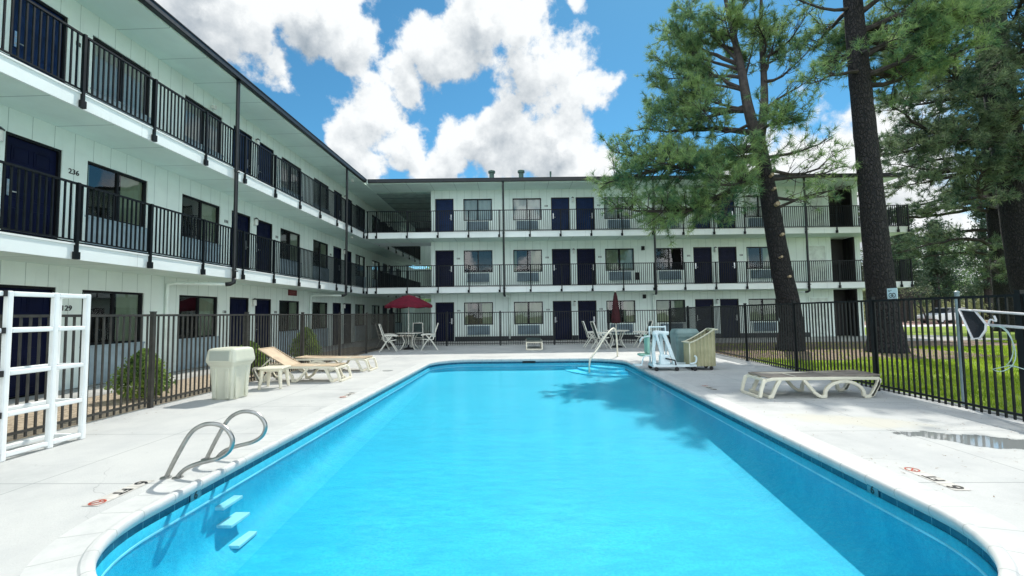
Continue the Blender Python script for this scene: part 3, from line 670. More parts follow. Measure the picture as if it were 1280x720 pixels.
# inner stair balustrade seen in the opening
# slabs -----------------------------------------------------------
LW, BW = 1.21, 1.30   # walkway depths
XR = XL+LW            # rail plane of left wing
for z in (Z2, Z3):
    b = MB(); b.box((-4.0, -LW-.03, z-.285), (34.7, -.002, z)); b.build('walkway_slab', M_fascia, motel, M=FL)
    b = MB(); b.box((-8.255+.07, -BW-.03, z-.285), (19.65, -.002, z)); b.build('walkway_slab', M_fascia, motel, M=FB)
    for q_ in (((18.052, -.002, z-.285), (19.65, 12, z)), ((-8.1, -.002, z-.285), (BS0-.002, 1.3, z)), ((16.5, .002, z-.285), (17.77, 2.2, z))):
        b = MB(); b.box(*q_); b.build('walkway_slab', M_fascia, motel, M=FB)
    # panelled soffit skins just under the slabs
    b = MB(); b.quad((-4, -LW+.01, z-.288), (34.7, -LW+.01, z-.288), (34.7, -.004, z-.288), (-4, -.004, z-.288)); b.build('soffit', M_soff, motel, M=FL)
    b = MB(); b.quad((-8.18, -BW+.01, z-.288), (19.6, -BW+.01, z-.288), (19.6, -.004, z-.288), (-8.18, -.004, z-.288)); b.build('soffit', M_soff, motel, M=FB)
    # metal drip angle along the top of the fascia
    b = MB(); b.box((-4, -LW-.05, z-.02), (22.33, -LW-.031, z+.012)); b.build('drip_edge', M_white, motel, M=FL)
    b = MB(); b.box((-8.16, -BW-.05, z-.02), (19.67, -BW-.031, z+.012)); b.build('drip_edge', M_white, motel, M=FB)
# roof ------------------------------------------------------------
b = MB(); b.box((-6, -LW-.05, ZR), (38.6, 11, ZR+.20)); b.build('roof', M_soff, motel, M=FL)
b = MB(); b.box((-6, -LW-.06, ZR+.202), (38.7, 11.1, ZR+.24)); b.build('roof_covering', M_roof, motel, M=FL)
b = MB(); b.box((-8.14, -BW-.05, ZR-.001), (19.2, 12.6, ZR+.199)); b.build('roof', M_soff, motel, M=FB)
b = MB(); b.box((-8.12, -BW-.06, ZR+.204), (19.3, 12.7, ZR+.236)); b.build('roof_covering', M_roof, motel, M=FB)
def gutter(mb, a, b_, y):  # K-shaped gutter along local x
    mb.box((a, y-.12, ZR+.04), (b_, y, ZR+.055)); mb.box((a, y-.135, ZR+.055), (b_, y-.12, ZR+.20)); mb.box((a, y-.15, ZR+.19), (b_, y-.118, ZR+.215)); mb.box((a, y-.01, ZR+.056), (b_, y, ZR+.22)); mb.box((a, y-.12, ZR+.06), (b_, y-.012, ZR+.15))
g_ = MB(); gutter(g_, -6, 22.25, -LW-.055); g_.build('gutter', M_gutter, motel, M=FL)
g_ = MB(); gutter(g_, -8.02, 19.35, -BW-.055); g_.build('gutter', M_gutter, motel, M=FB)
# passage ceiling and third-floor rear screen, coloured dark in place of deep shade
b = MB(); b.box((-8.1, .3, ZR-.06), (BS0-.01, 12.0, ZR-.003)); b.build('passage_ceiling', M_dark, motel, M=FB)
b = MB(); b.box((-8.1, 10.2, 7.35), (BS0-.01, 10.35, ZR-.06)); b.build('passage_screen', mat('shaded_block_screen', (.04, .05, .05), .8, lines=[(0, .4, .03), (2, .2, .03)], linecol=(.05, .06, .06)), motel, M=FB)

# railings --------------------------------------------------------
postm = MB(); postm.box((-.025, -.025, -.285), (.025, .025, 1.13)); postm.box((-.07, -.055, -.285), (.03, .0, -.15))
post0 = postm.build('post', M_black, None)
post_used = [0]
def railing(F, a, b_, z, y, posts, ends=True):
    mb = MB(); mb.box((a, y-.022, z+1.095), (b_, y+.022, z+1.13)); mb.box((a, y-.015, z+.06), (b_, y+.015, z+.085))
    s = math.ceil(a/.1045)*.1045
    while s < b_:
        mb.box((s-.0125, y-.0125, z+.085), (s+.0125, y+.0125, z+1.096)); s += .1045
    mb.box((a, y+.01, z+.0), (b_, y+.03, z+.045))
    r = mb.build('railing', M_black, motel, M=F)
    for p in posts:
        Mx = Matrix.Translation((p, y-.03, z))
        if not post_used[0]: post_used[0] = 1; c = post0; c.parent = r
        else: c = post0.copy(); C.objects.link(c); c.parent = r
        c.matrix_local = Mx
    return r
for z in (Z2, Z3):
    railing(FL, 1.0, 22.32, z, -LW-.02, [7.84+1.6*k for k in range(-4, 10)])
    railing(FL, 24.6, 34.6, z, -LW-.02, [24.7+1.6*k for k in range(7)])
    railing(FB, -8.12, 19.6, z, -BW-.02, [-1.33+1.565*k for k in range(-4, 14) if abs(-1.33+1.565*k-19.6) > .5]+[-8.05, 19.55])
    railing(FB @ Matrix.Translation((19.6, 0, 0)) @ Matrix.Rotation(R(90), 4, 'Z'), -BW, 11.9, z, 0, [1.0+1.6*k for k in range(7)])
    railing(FB, -8.1, BS0-.02, z, 1.28, [-6.6])
    # stair rail in the end bay
    railing(FB, 16.52, 17.76, z, .55, [])

# downpipes -------------------------------------------------------
def downpipe(F, s, y, bottom_dir):
    mb = MB(); r = .052
    pts = smooth_path([(s, y-.02, ZR+.05), (s, y-.03, ZR-.15), (s, y-.03, Z3), (s, y-.03, Z2), (s, y-.03, Z2-.30)], 2)
    mb.tube(pts, r, 10); mb.tube([(s, y-.03, Z2-.28), (s, y-.02, Z2-.40), (s-.05*bottom_dir, y+.05, Z2-.45), (s-.10*bottom_dir, y+.14, Z2-.46)], r*1.1, 10)
    for z in (Z3-.1, Z2-.1): mb.box((s-.07, y-.09, z), (s+.07, y-.01, z+.03))
    mb.build('downpipe', M_gutter, motel, M=F, smooth=True)
    w = MB(); w.tube([(s-.1*bottom_dir, y+.14, Z2-.46), (s-.3*bottom_dir, y+.4, Z2-.46), (s-.75*bottom_dir, -.2, Z2-.46), (s-.8*bottom_dir, -.075, Z2-.50), (s-.8*bottom_dir, -.07, Z2-.7), (s-.8*bottom_dir, -.07, .1)], .045, 8)
    w.build('wall_pipe', M_trim, motel, M=F, smooth=True)
downpipe(FL, 12.2, -LW-.06, 1); downpipe(FL, 20.0, -LW-.06, 1); downpipe(FL, 4.4, -LW-.06, 1)
for s in (-1.12, 6.56): downpipe(FB, s, -BW-.06, -.3)
downpipe(FB, 14.3, -BW-.06, .8)
# soffit lights and small wall boxes
for F, s, y, z in ((FL, 12.9, -.05, Z3+2.1), (FL, 21.5, -.9, ZR-.12), (FL, 21.5, -.9, Z3-.40)):
    b = MB(); b.box((s-.06, y-.1, z), (s+.06, y, z+.11)); b.build('soffit_light', M_lamp, motel, M=F, bevel=.015)
for s, z in ((6.35, Z2+1.95), (6.35, 1.95+.2)):
    b = MB(); b.box((s-.09, -.07, z), (s+.09, 0, z+.22)); b.build('alarm_bell', M_frame, motel, M=FB, bevel=.02)
b = MB(); b.box((5.9, -.09, Z2+.35), (6.1, 0, Z2+.75)); b.build('electric_box', M_frame, motel, M=FB)
for a_, c_ in ((BS0, -4.84), (-3.80, 1.43), (2.46, 2.77), (3.80, 9.05), (10.08, 10.39), (11.42, 15.1)): 
    b = MB(); b.box((a_, -.05, 0), (c_, -.004, .24)); b.build('dark_foot_strip', M_gutter, motel, M=FB)  # dark strip along the foot of the wall
# signs and numbers
b = MB(); b.box((17.45, -.02, 2.27), (18.12, -.001, 2.50)); b.build('wall_sign', M_red, motel, M=FL, bevel=.005)
b = MB(); b.box((17.53, -.026, 2.40), (17.98, -.021, 2.425)); b.box((17.53, -.026, 2.33), (17.9, -.021, 2.35)); b.build('sign_lettering', mat('faded_red_lettering', (.35, .10, .10), .6), motel, M=FL)
for F, s, z, tx, sz in ((FL, 8.93, Z2+1.70, '236', .15), (FL, 8.90, 1.66, '129', .15), (FL, 13.72, 1.60, '130', .12)):
    text_obj('room_number', tx, sz, M_num, motel, F @ Matrix.Translation((s, -.006, z)) @ UPRIGHT)
nb = MB()
for k in range(3): nb.box((-.09+k*.065, -.006, -.045), (-.055+k*.065, 0, .045))
nbP = nb.build('number_plate', M_num, motel); nbP['used'] = 0
for F, s, z in ((FL, 13.72, Z2+1.65), (FL, 8.95, Z3+1.65), (FL, 16.60, Z2+1.65), (FL, 16.6, 1.6), (FL, 21.3, Z2+1.6), *[(FB, c+o, zz+1.62) for zz in FH for c in (2.615, 2.615+PER) for o in (-1.42, 1.42)], (FB, 2.615-PER+1.42, 1.62), (FB, 2.615-PER+1.42, Z2+1.62)):
    put(nbP, F, s, z)
# roof vents
vt = []
for i, (s, h) in enumerate(((-1.75, .86), (-.15, .86), (1.45, .74))):
    b = MB(); b.lathe([(.13 if i < 2 else .04, 0), (.13 if i < 2 else .04, h-.18), (.19 if i < 2 else .05, h-.17), (.19 if i < 2 else .05, h-.06), (.05, h)], (0, 0, 0), 12)
    b.build('roof_vent', M_vent, motel, M=FB @ Matrix.Translation((s, 0, ZR+.236)))

# ------------------------------------------------------------------ pool fences
FHT = 1.47
fpost = MB(); fpost.box((-.03, -.03, 0), (.03, .03, FHT+.03)); fpost.box((-.034, -.034, FHT+.03), (.034, .034, FHT+.045))
def fence(name, label, p0, p1, post_at, h=FHT, mtl=None):
    L = math.dist(p0, p1); a = math.atan2(p1[1]-p0[1], p1[0]-p0[0])
    t = thing('pool_fence', label, 'fence', (p0[0], p0[1], 0), a)
    mb = MB(); mb.box((0, -.018, h-.035), (L, .018, h)); mb.box((0, -.015, .09), (L, .015, .12)); s = .06
    while s < L: mb.box((s-.0105, -.0105, .03), (s+.0105, .0105, h-.034)); s += .106
    mb.build('picket_panel', mtl or M_fen, t)
    first = None
    for s in post_at(L):
        if first is None: first = fpost.build('post', mtl or M_fen, t); c = first
        else: c = first.copy(); C.objects.link(c); c.parent = t
        c.location = (s, 0, 0); c.scale = (1, 1, h/FHT)
    return t
M_fen = mat('bronze_fence_paint', (.008, .011, .013), .42, var=.25, scale=6, spec=.3)
M_fenL = mat('sunlit_fence_paint', (.045, .043, .038), .45, var=.25, scale=6)  # left fence copy, sunlight on the pickets put into its lighter colour
FXL, FXR, FYB = -6.05, 6.15, 20.35
fence('pool_fence', 'dark metal picket fence along the left side of the pool deck before the shrubs', (FXL, 1.0), (FXL, FYB), lambda L: [6.1+2.44*k for k in range(-2, 6) if 6.1+2.44*k < L], 1.5, M_fenL)
fence('pool_fence', 'dark metal picket fence across the far end of the deck in front of ground-floor doors', (FXL, FYB), (FXR+.3, FYB), lambda L: [0]+[2.44*k for k in range(1, 6) if 2.44*k < L-.3]+[L], 1.52)
fence('pool_fence', 'dark metal picket fence between the right side of the deck and the lawn', (FXR+.3, FYB), (FXR-.13, 2.5), lambda L: [2.44*k for k in range(1, 8)], 1.60)

# ------------------------------------------------------------------ pool fittings
def grab(name, label, y, pts):
    mb = MB(); P = smooth_path([(x, y+dy, z) for x, dy, z in pts], 7); mb.tube(P, .0195, 12)
    o = mb.build(name, M_steel, None, smooth=True); tag(o, label, 'grab rail', 'steel grab rails at the pool edge')
    fl = MB(); fl.lathe([(.045, .001), (.045, .008), (.022, .016)], (pts[0][0], y+pts[0][1], 0), 14); fl.lathe([(.045, .001), (.045, .008), (.022, .016)], (pts[-1][0], y+pts[-1][1], 0), 14)
    fl.build('foot_flange', M_steel, o); return o
LP = [(-3.26, 0, 0), (-3.16, 0, .20), (-3.05, 0, .385), (-2.96, 0, .455), (-2.86, 0, .478), (-2.75, 0, .455), (-2.68, 0, .39), (-2.655, 0, .315), (-2.69, 0, .23), (-2.79, 0, .17), (-2.95, 0, .13), (-3.07, 0, .085), (-3.135, 0, .03), (-3.15, 0, 0)]
grab('grab_rail', 'looped stainless steel grab rail nearer the camera at the left pool edge', 4.02, LP)
grab('grab_rail', 'looped stainless steel grab rail farther from the camera at the left pool edge', 4.53, LP)
for i, (z, lab) in enumerate(((-.30, 'upper'), (-.46, 'middle'), (-.64, 'lowest'))):
    b = MB(); b.box((PX0-.0, 4.12, z-.03), (PX0+.09+.075*i, 4.40, z)); o = b.build('wall_step', M_step, None, bevel=.006); tag(o, f'{lab} white recessed step tread under water on the left pool wall', 'pool step', 'step treads below the grab rails')
# cream entry handrail at the far right corner
hr = MB(); P = smooth_path([(2.95, 14.72, 0), (2.94, 14.70, .45), (2.90, 14.64, .82), (2.78, 14.48, .92), (2.50, 14.15, .72), (2.16, 13.7, .35), (1.90, 13.35, .10), (1.84, 13.27, -.05), (1.82, 13.25, -.5)], 5); hr.tube(P, .026, 10)
tag(hr.build('handrail', M_resin, None, smooth=True), 'cream sloping handrail over the curved entry steps at the far pool corner', 'handrail')
# depth markers on deck and tile
def marker(x, y, rz, label):
    t = thing('depth_marking', label, 'depth marking', (x, y, 0), rz, 'depth markings on the pool deck'); t.scale = (.86, .86, 1)
    b = MB(); b.quad((-.31, -.075, .003), (.31, -.075, .003), (.31, .075, .003), (-.31, .075, .003)); b.build('marker_tile', M_decal, t)
    text_obj('numeral', '6', .19, M_num, t, Matrix.Translation((-.235, -.003, .0055)), .0008); text_obj('lettering', 'FT', .15, M_num, t, Matrix.Translation((-.01, -.003, .0055)), .0008)
    ring = MB(); n = 28
    for k in range(n):
        a0, a1 = 2*math.pi*k/n, 2*math.pi*(k+1)/n; r0, r1 = .050, .064; cx = .235
        ring.quad((cx+r0*math.cos(a0), r0*math.sin(a0), .006), (cx+r1*math.cos(a0), r1*math.sin(a0), .006), (cx+r1*math.cos(a1), r1*math.sin(a1), .006), (cx+r0*math.cos(a1), r0*math.sin(a1), .006))
    ring.box((-.055, -.006, .0061), (.055, .006, .0075), Matrix.Translation((.235, 0, 0)) @ Matrix.Rotation(R(-45), 4, 'Z')); ring.box((-.03, -.005, .0065), (.012, .005, .008), Matrix.Translation((.225, .008, 0)) @ Matrix.Rotation(R(25), 4, 'Z'))
    ring.build('no_diving_symbol', M_redm, t); return t
marker(-3.37, 3.69, R(-90), 'black 6 FT with red circle on the left deck by the near grab rail')
marker(3.42, 3.98, R(90), 'faded 6 FT marking with red no-diving circle on the right deck near the puddle')
marker(-3.25, 8.1, R(-90), 'small worn depth marking on the left deck beside the loungers')
marker(3.42, 8.6, R(90), 'small worn depth marking on the right deck before the pool lift')
def tile6(x, y, rz, label):
    b = MB(); b.box((-.06, -.004, -.036), (.06, 0, .036)); o = b.build('depth_tile', mat('pale_blue_tile', (.10, .24, .30), .25) if 'pale_blue_tile' not in bpy.data.materials else bpy.data.materials['pale_blue_tile'])
    o.location = (x, y, -.097); o.rotation_euler = (0, 0, rz); tag(o, label, 'depth tile')
    text_obj('numeral', '6', .09, M_num, o, Matrix.Translation((0, -.006, 0)) @ UPRIGHT, .001)
tile6(PX0+.0, 3.88, R(90), 'waterline tile with a black 6 on the left pool wall')
tile6(PX1-.0, 3.98, R(-90), 'waterline tile with a black 6 on the right pool wall')
b = MB(); b.lathe([(.13, .001), (.13, .006), (.12, .009)], (4.5, 8.9, 0), 20); tag(b.build('drain_lid', M_lid), 'round grey skimmer lid in the right deck near the far lounger', 'lid')
b = MB(); b.lathe([(.13, .001), (.13, .006), (.12, .009)], (-3.6, 11.6, 0), 20); tag(b.build('drain_lid', M_lid), 'round grey skimmer lid in the far left deck', 'lid')
b = MB(); b.box((-.13, PY1-.012, -.12), (.28, PY1+.004, -.035)); tag(b.build('skimmer_mouth', M_frame), 'dark skimmer slot in the far pool wall', 'skimmer')

# ------------------------------------------------------------------ deck furniture
def lounger(label, loc, rz, back, sling):
    """chaise 1.92 long along x (head at x=0, foot at 1.92), .66 wide"""
    t = thing('sun_lounger', label, 'sun lounger', loc, rz, 'cream resin sun loungers on the deck')
    W = .66
    def side(y0, y1):
        f = MB(); z = .315
        f.beam([(.02, z), (.5, z+.005), (1.2, z+.005), (1.72, z), (1.82, z-.02)], .05, y0, y1)
        arch = [(.30+.30*math.cos(R(a)), .05+.235*math.sin(R(a))) for a in range(180, -1, -15)]
        f.beam([(.03, .30), (.05, .20), (.13, .06), (.19, .03), (.27, .03)] , .05, y0, y1)
        f.beam([(.02, .315), (.02, .27), (.16, .03)], .052, y0, y1)
        ar = [(.27, .03)] + [(.58+.31*math.cos(R(a)), .06+.21*math.sin(R(a))) for a in range(165, 14, -15)] + [(.89, .03), (.97, .03)]
        f.beam(ar, .05, y0, y1)
        f.beam([(.97, .03), (1.05, .09), (1.22, .30)], .05, y0, y1)
        f.beam([(1.60, .30), (1.66, .20), (1.74, .03), (1.80, .03)], .055, y0, y1)
        return f
    side(0, .05).build('side_frame', M_resin, t, bevel=.008); side(W-.05, W).build('side_frame', M_resin, t, bevel=.008)
    f = MB(); f.beam([(1.82, .29), (1.86, .27), (1.90, .15), (1.93, .02)], .05, .0, .05); f.beam([(1.82, .29), (1.86, .27), (1.90, .15), (1.93, .02)], .05, W-.05, W); f.box((1.905, .05, .0), (1.955, W-.05, .045)); f.box((1.80, .05, .27), (1.845, W-.05, .315)); f.box((1.74, .0505, .005), (1.79, W-.0505, .05))
    f.build('foot_end', M_resin, t, bevel=.008)
    g = MB(); g.box((.72, .05, .29), (.76, W-.05, .33)); g.box((1.2, .05, .29), (1.24, W-.05, .33)); g.build('cross_bar', M_resin, t, bevel=.006)
    s = MB(); n = 12; hx = .74
    for k in range(n):
        xa, xb = hx+.02+(1.80-hx-.02)*k/n, hx+.02+(1.80-hx-.02)*(k+1)/n; za = .345-.018*math.sin(math.pi*k/n); zb = .345-.018*math.sin(math.pi*(k+1)/n)
        s.quad((xa, .03, za), (xb, .03, zb), (xb, W-.03, zb), (xa, W-.03, za)); s.quad((xa, .03, za-.006), (xa, W-.03, za-.006), (xb, W-.03, zb-.006), (xb, .03, zb-.006))
    s.tube([(hx, .03, .345), (1.80, .03, .345)], .012, 6); s.tube([(hx, W-.03, .345), (1.80, W-.03, .345)], .012, 6); s.tube([(1.80, .03, .345), (1.80, W-.03, .345)], .012, 6)
    s.build('seat_sling', sling, t)
    a = R(back); bl = .74; c, sn = math.cos(a), math.sin(a); bk = MB()
    for k in range(8):
        u0, u1 = bl*k/8, bl*(k+1)/8; s0_, s1_ = -.015*math.sin(math.pi*k/8), -.015*math.sin(math.pi*(k+1)/8)
        pa = (hx-u0*c, .347+u0*sn+s0_); pb = (hx-u1*c, .347+u1*sn+s1_)
        bk.quad((pa[0], .03, pa[1]), (pa[0], W-.03, pa[1]), (pb[0], W-.03, pb[1]), (pb[0], .03, pb[1])); bk.quad((pa[0], .03, pa[1]-.006), (pb[0], .03, pb[1]-.006), (pb[0], W-.03, pb[1]-.006), (pa[0], W-.03, pa[1]-.006))
    for y in (.03, W-.03): bk.tube([(hx, y, .347), (hx-bl*c, y, .347+bl*sn)], .013, 6)
    bk.tube([(hx-bl*c, .03, .347+bl*sn), (hx-bl*c, W-.03, .347+bl*sn)], .016, 6)
    bk.build('back_sling', sling, t)
    if back > 5:
        q = MB()
        for y in (.08, W-.10): q.beam([(hx-bl*.55*c, .34+bl*.55*sn), (.12, .30)], .025, y, y+.02)
        q.build('back_support', M_resin, t)
    return t
lounger('cream lounger with tan sling and raised backrest beside the small side table', (-5.98, 9.66, 0), R(0), 31, M_sling)
lounger('flat cream lounger with tan sling behind the raised one by the left fence', (-6.0+.03, 11.45, 0), R(-1), 1.5, M_sling)
lounger('flat cream lounger with taupe sling standing alone on the right deck by the lawn fence', (5.72, 8.14, 0), R(180), 1.5, M_slingb)
lounger('flat dark lounger seen end-on at the far side of the pool', (-.02, 19.5, 0), R(-90), 1.5, M_slingd)
# side table
t = thing('side_table', 'small round-cornered cream resin side table in front of the raised lounger', 'side table', (-5.12, 9.02, 0), R(8))
b = MB(); b.box((-.24, -.24, .385), (.24, .24, .42)); b.box((-.20, -.20, .345), (.20, .20, .3845)); b.build('table_top', M_resin, t, bevel=.02)
for sx_ in (-1, 1):
    for sy_ in (-1, 1):
        b = MB(); b.tube([(sx_*.17, sy_*.17, .375), (sx_*.18, sy_*.18, .2), (sx_*.205, sy_*.205, 0)], [.042, .034, .026], 6); b.build('leg', M_resin, t)
# trash can
t = thing('trash_can', 'square cream plastic trash can with domed hood standing beside the left fence', 'trash can', (-5.30, 7.93, 0), R(-6)); t.scale = (.9, .9, 1)
def rring(w, d, r, n=4):
    o_ = []
    for cx, cy, a0 in ((w-r, -d+r, -90), (w-r, d-r, 0), (-w+r, d-r, 90), (-w+r, -d+r, 180)):
        for k in range(n+1): a = R(a0+90*k/n); o_.append((cx+r*math.cos(a), cy+r*math.sin(a)))
    return o_
def loft(mb, secs):
    n = None; vs = []
    for w, d, r, z in secs:
        rr = rring(w, d, r); n = len(rr); vs += [(x, y, z) for x, y in rr]
    fs = [(i*n+k, i*n+(k+1) % n, (i+1)*n+(k+1) % n, (i+1)*n+k) for i in range(len(secs)-1) for k in range(n)]
    fs += [tuple(reversed(range(n))), tuple(range((len(secs)-1)*n, len(secs)*n))]; mb.add(vs, fs)
b = MB(); loft(b, [(.215, .215, .03, 0), (.22, .22, .04, .015), (.255, .255, .04, .56), (.265, .265, .04, .60)])
b.box((.10, -.266, .03), (.17, -.235, .55), Matrix.Rotation(R(0), 4, 'Z')); b.box((-.17, -.266, .03), (-.10, -.235, .55)); b.box((.235, -.17, .03), (.262, -.10, .55)); b.box((.235, .10, .03), (.262, .17, .55))
b.build('bin_body', M_bin, t, bevel=.006)
b = MB(); loft(b, [(.268, .268, .04, .585), (.285, .285, .04, .62), (.325, .30, .06, .66), (.325, .30, .06, .70), (.30, .285, .06, .84), (.285, .27, .06, .875), (.24, .22, .06, .895)]); b.build('hood', M_bin, t, smooth=False, bevel=.008)
b = MB(); M_f = Matrix.Translation((0, -.298, .765)) @ Matrix.Rotation(R(-6), 4, 'X'); b.box((-.215, -.012, -.085), (.215, .01, .085), M_f); b.build('flap', M_bind, t, bevel=.02)
b = MB(); b.box((-.245, -.006, -.105), (.245, .012, .105), M_f); b.build('flap_surround', M_bin, t, bevel=.02)

# white pipe rack at the left edge
t = thing('pipe_rack', 'tall white plastic pipe rack with three shelves at the left edge of the deck', 'rack', (-5.35, 3.6, 0), R(90))
Lr = 1.70; r = .028
for x in (.02, .87, 1.33, Lr):
    b = MB(); b.box((x-r, -r, 0.0), (x+r, r, 1.74)); b.build('upright', M_white, t, bevel=.012)
for x in (.02, Lr-.06, ):
    b = MB(); b.box((x-r, .30-r, 0.0), (x+r, .30+r, 1.70)); b.build('upright', M_white, t, bevel=.012)
for z in (.06, .47, .89, 1.33, 1.71):
    b = MB(); xs = (.02, .87, 1.33, Lr)
    for a, c in zip(xs[:-1], xs[1:]): b.box((a+r+.001, -r*.9, z-r*.9), (c-r-.001, r*.9, z+r*.9))
    b.build('front_rail', M_white, t, bevel=.01)
    if z < 1.6:
        b = MB(); b.box((.02+r, .30-r*.9, z-r*.9), (Lr-.06-r, .30+r*.9, z+r*.9)); b.build('back_rail', M_white, t, bevel=.01)
    b = MB()
    for x in (.02, .86, Lr-.06):
        b = MB(); b.box((x-r*.8, r+.001, z-r*.8), (x+r*.8, .30-r-.001, z+r*.8)); b.build('depth_rail', M_white, t, bevel=.01)
    b = MB(); b.box((.80, -r*1.12, z-r*1.1), (.835, r*1.12, z+r*1.1)); b.build('black_joint', M_rub, t)

# patio tables, chairs, umbrellas
def chair(label, loc, rz):
    """folding resin armchair, faces +x, seat .44 high"""
    t = thing('patio_chair', label, 'chair', loc, rz, 'folding patio armchairs with dark slings')
    for y in (-.27, .23):
        f = MB(); f.beam([(.30, 0), (.10, .33), (-.14, .62)], .035, y, y+.04); f.build('leg', M_resw, t, bevel=.006)
        f = MB(); f.beam([(-.36, 0), (-.10, .38), (.10, .60)], .035, y+.005*(1 if y > 0 else -1)+.0, y+.04); f.build('leg', M_resw, t, bevel=.006)
        f = MB(); f.beam([(-.20, .625), (.05, .64), (.27, .62), (.31, .60)], .045, y-.015, y+.055); f.build('armrest', M_resw, t, bevel=.008)
        f = MB(); f.beam([(-.17, .42), (-.26, .72), (-.38, 1.08)], .04, y+.042 if y < 0 else y-.04, y+.08 if y < 0 else y-.002); f.build('back_frame', M_resw, t, bevel=.006)
    f = MB(); f.beam([(-.18, .42), (.02, .42), (.25, .45)], .035, -.185, -.15); f.beam([(-.18, .42), (.02, .42), (.25, .45)], .035, .15, .185); f.box((-.395, -.185, 1.05), (-.36, .185, 1.09)); f.box((.235, -.15, .43), (.27, .15, .465)); f.box((-.02, -.23, .05+.30), (.015, .23, .385)); f.build('seat_frame', M_resw, t, bevel=.006)
    s = MB()
    P_ = [(.25, .47), (.1, .445), (-.05, .43), (-.17, .45), (-.23, .62), (-.30, .83), (-.375, 1.06)]
    for a, c in zip(P_[:-1], P_[1:]): s.quad((a[0], -.185, a[1]), (c[0], -.185, c[1]), (c[0], .185, c[1]), (a[0], .185, a[1])); s.quad((a[0]-.003, -.185, a[1]-.006), (a[0]-.003, .185, a[1]-.006), (c[0]-.003, .185, c[1]-.006), (c[0]-.003, -.185, c[1]-.006))
    s.build('sling', M_slingd, t); return t
c0 = chair('patio chair in front of the left table under the open umbrella', (-5.45, 17.75, 0), R(12))
dup(c0, (-4.0, 18.35, 0), R(192), 'patio chair facing left at the table under the open umbrella')
dup(c0, (-5.95, 18.9, 0), R(-12), 'patio chair deepest in shade left of the open umbrella table')
dup(c0, (-4.75, 19.5, 0), R(-80), 'patio chair behind the umbrella table against the far fence')
dup(c0, (2.98, 17.9, 0), R(8), 'patio chair left of the closed umbrella nearer the handrail')
dup(c0, (2.72, 18.6, 0), R(0), 'second patio chair left of the closed umbrella just behind its twin')
dup(c0, (4.75, 18.55, 0), R(184), 'patio chair right of the closed umbrella table behind the pool lift')
def table(label, loc):
    t = thing('patio_table', label, 'table', loc, 0, 'round pale patio tables')
    b = MB(); b.lathe([(.50, .66), (.535, .67), (.535, .69), (.50, .70)], (0, 0, 0), 32); b.build('table_top', M_resw, t)
    for k in range(4):
        a = R(45+90*k); ca, sa = math.cos(a), math.sin(a); b = MB()
        b.tube([(ca*q, sa*q, z) for q, z in ((.40, .66), (.30, .5), (.22, .34), (.30, .15), (.44, .0))], .022, 6); b.build('leg', M_resw, t, smooth=True)
    return t
table('round pale table under the open maroon umbrella', (-4.87, 18.6, 0)); table('round pale table pierced by the closed maroon umbrella', (3.70, 18.6, 0))
def umbrella_open():
    t = thing('patio_umbrella', 'open maroon umbrella over the left patio table', 'umbrella', (-4.90, 18.6, 0)); t.scale = (.92, .92, 1)
    b = MB(); b.tube([(0, 0, .02), (0, 0, 2.26)], .02, 8); b.build('pole', M_resw, t); b = MB(); b.lathe([(.24, .001), (.24, .05), (.05, .09), (.03, .2)], (0, 0, 0), 20); b.build('base', M_frame, t)
    n = 8; Rr = 1.06; c = MB(); rings = []
    for q in (0, .25, .5, .75, 1.0):
        ring = []
        for k in range(n*4):
            a = 2*math.pi*k/(n*4)+.2; m_ = abs(((k % 4)/4)-.5)*2; rad = Rr*q*(1-.06*(1-m_)*q); z = 2.28-.44*q**1.35 - (.035*(1-m_))*(q > .4)
            ring.append((rad*math.cos(a), rad*math.sin(a), z))
        rings.append(ring)
    vs = [v for g in rings for v in g]; m4 = n*4; fs = [(i*m4+k, i*m4+(k+1) % m4, (i+1)*m4+(k+1) % m4, (i+1)*m4+k) for i in range(4) for k in range(m4)]; c.add(vs, fs)
    # hanging valance
    last = rings[-1]; v2 = [(x*1.005, y*1.005, z-.09) for x, y, z in last]; c.add(last+v2, [(k, (k+1) % m4, m4+(k+1) % m4, m4+k) for k in range(m4)])
    c.build('canopy', M_umb, t, smooth=True)
    for k in range(8):
        a = 2*math.pi*k/8+.2; b = MB(); b.tube([(.03*math.cos(a), .03*math.sin(a), 2.22), (Rr*.97*math.cos(a), Rr*.97*math.sin(a), 1.83)], .007, 5); b.build('rib', M_resw, t)
umbrella_open()
t = thing('patio_umbrella', 'closed maroon umbrella standing in the right patio table', 'umbrella', (3.70, 18.6, 0))
b = MB(); b.tube([(0, 0, .02), (0, 0, 2.3)], .02, 8); b.lathe([(.02, 2.28), (.035, 2.31), (.0, 2.36)], (0, 0, 0), 8); b.build('pole', M_resw, t); b = MB(); b.lathe([(.24, .001), (.24, .05), (.05, .09), (.03, .2)], (0, 0, 0), 20); b.build('base', M_frame, t)
b = MB(); n = 24; secs = [(.03, 2.27), (.07, 2.1), (.10, 1.85), (.12, 1.55), (.15, 1.25), (.16, 1.05), (.13, .98)]; vs = []
for rr_, z in secs:
    for k in range(n): a = 2*math.pi*k/n; q = rr_*(1+.22*math.cos(8*a+z*2)); vs.append((q*math.cos(a), q*math.sin(a), z))
b.add(vs, [(i*n+k, i*n+(k+1) % n, (i+1)*n+(k+1) % n, (i+1)*n+k) for i in range(len(secs)-1) for k in range(n)]); b.build('folded_canopy', M_umb2, t, smooth=True)

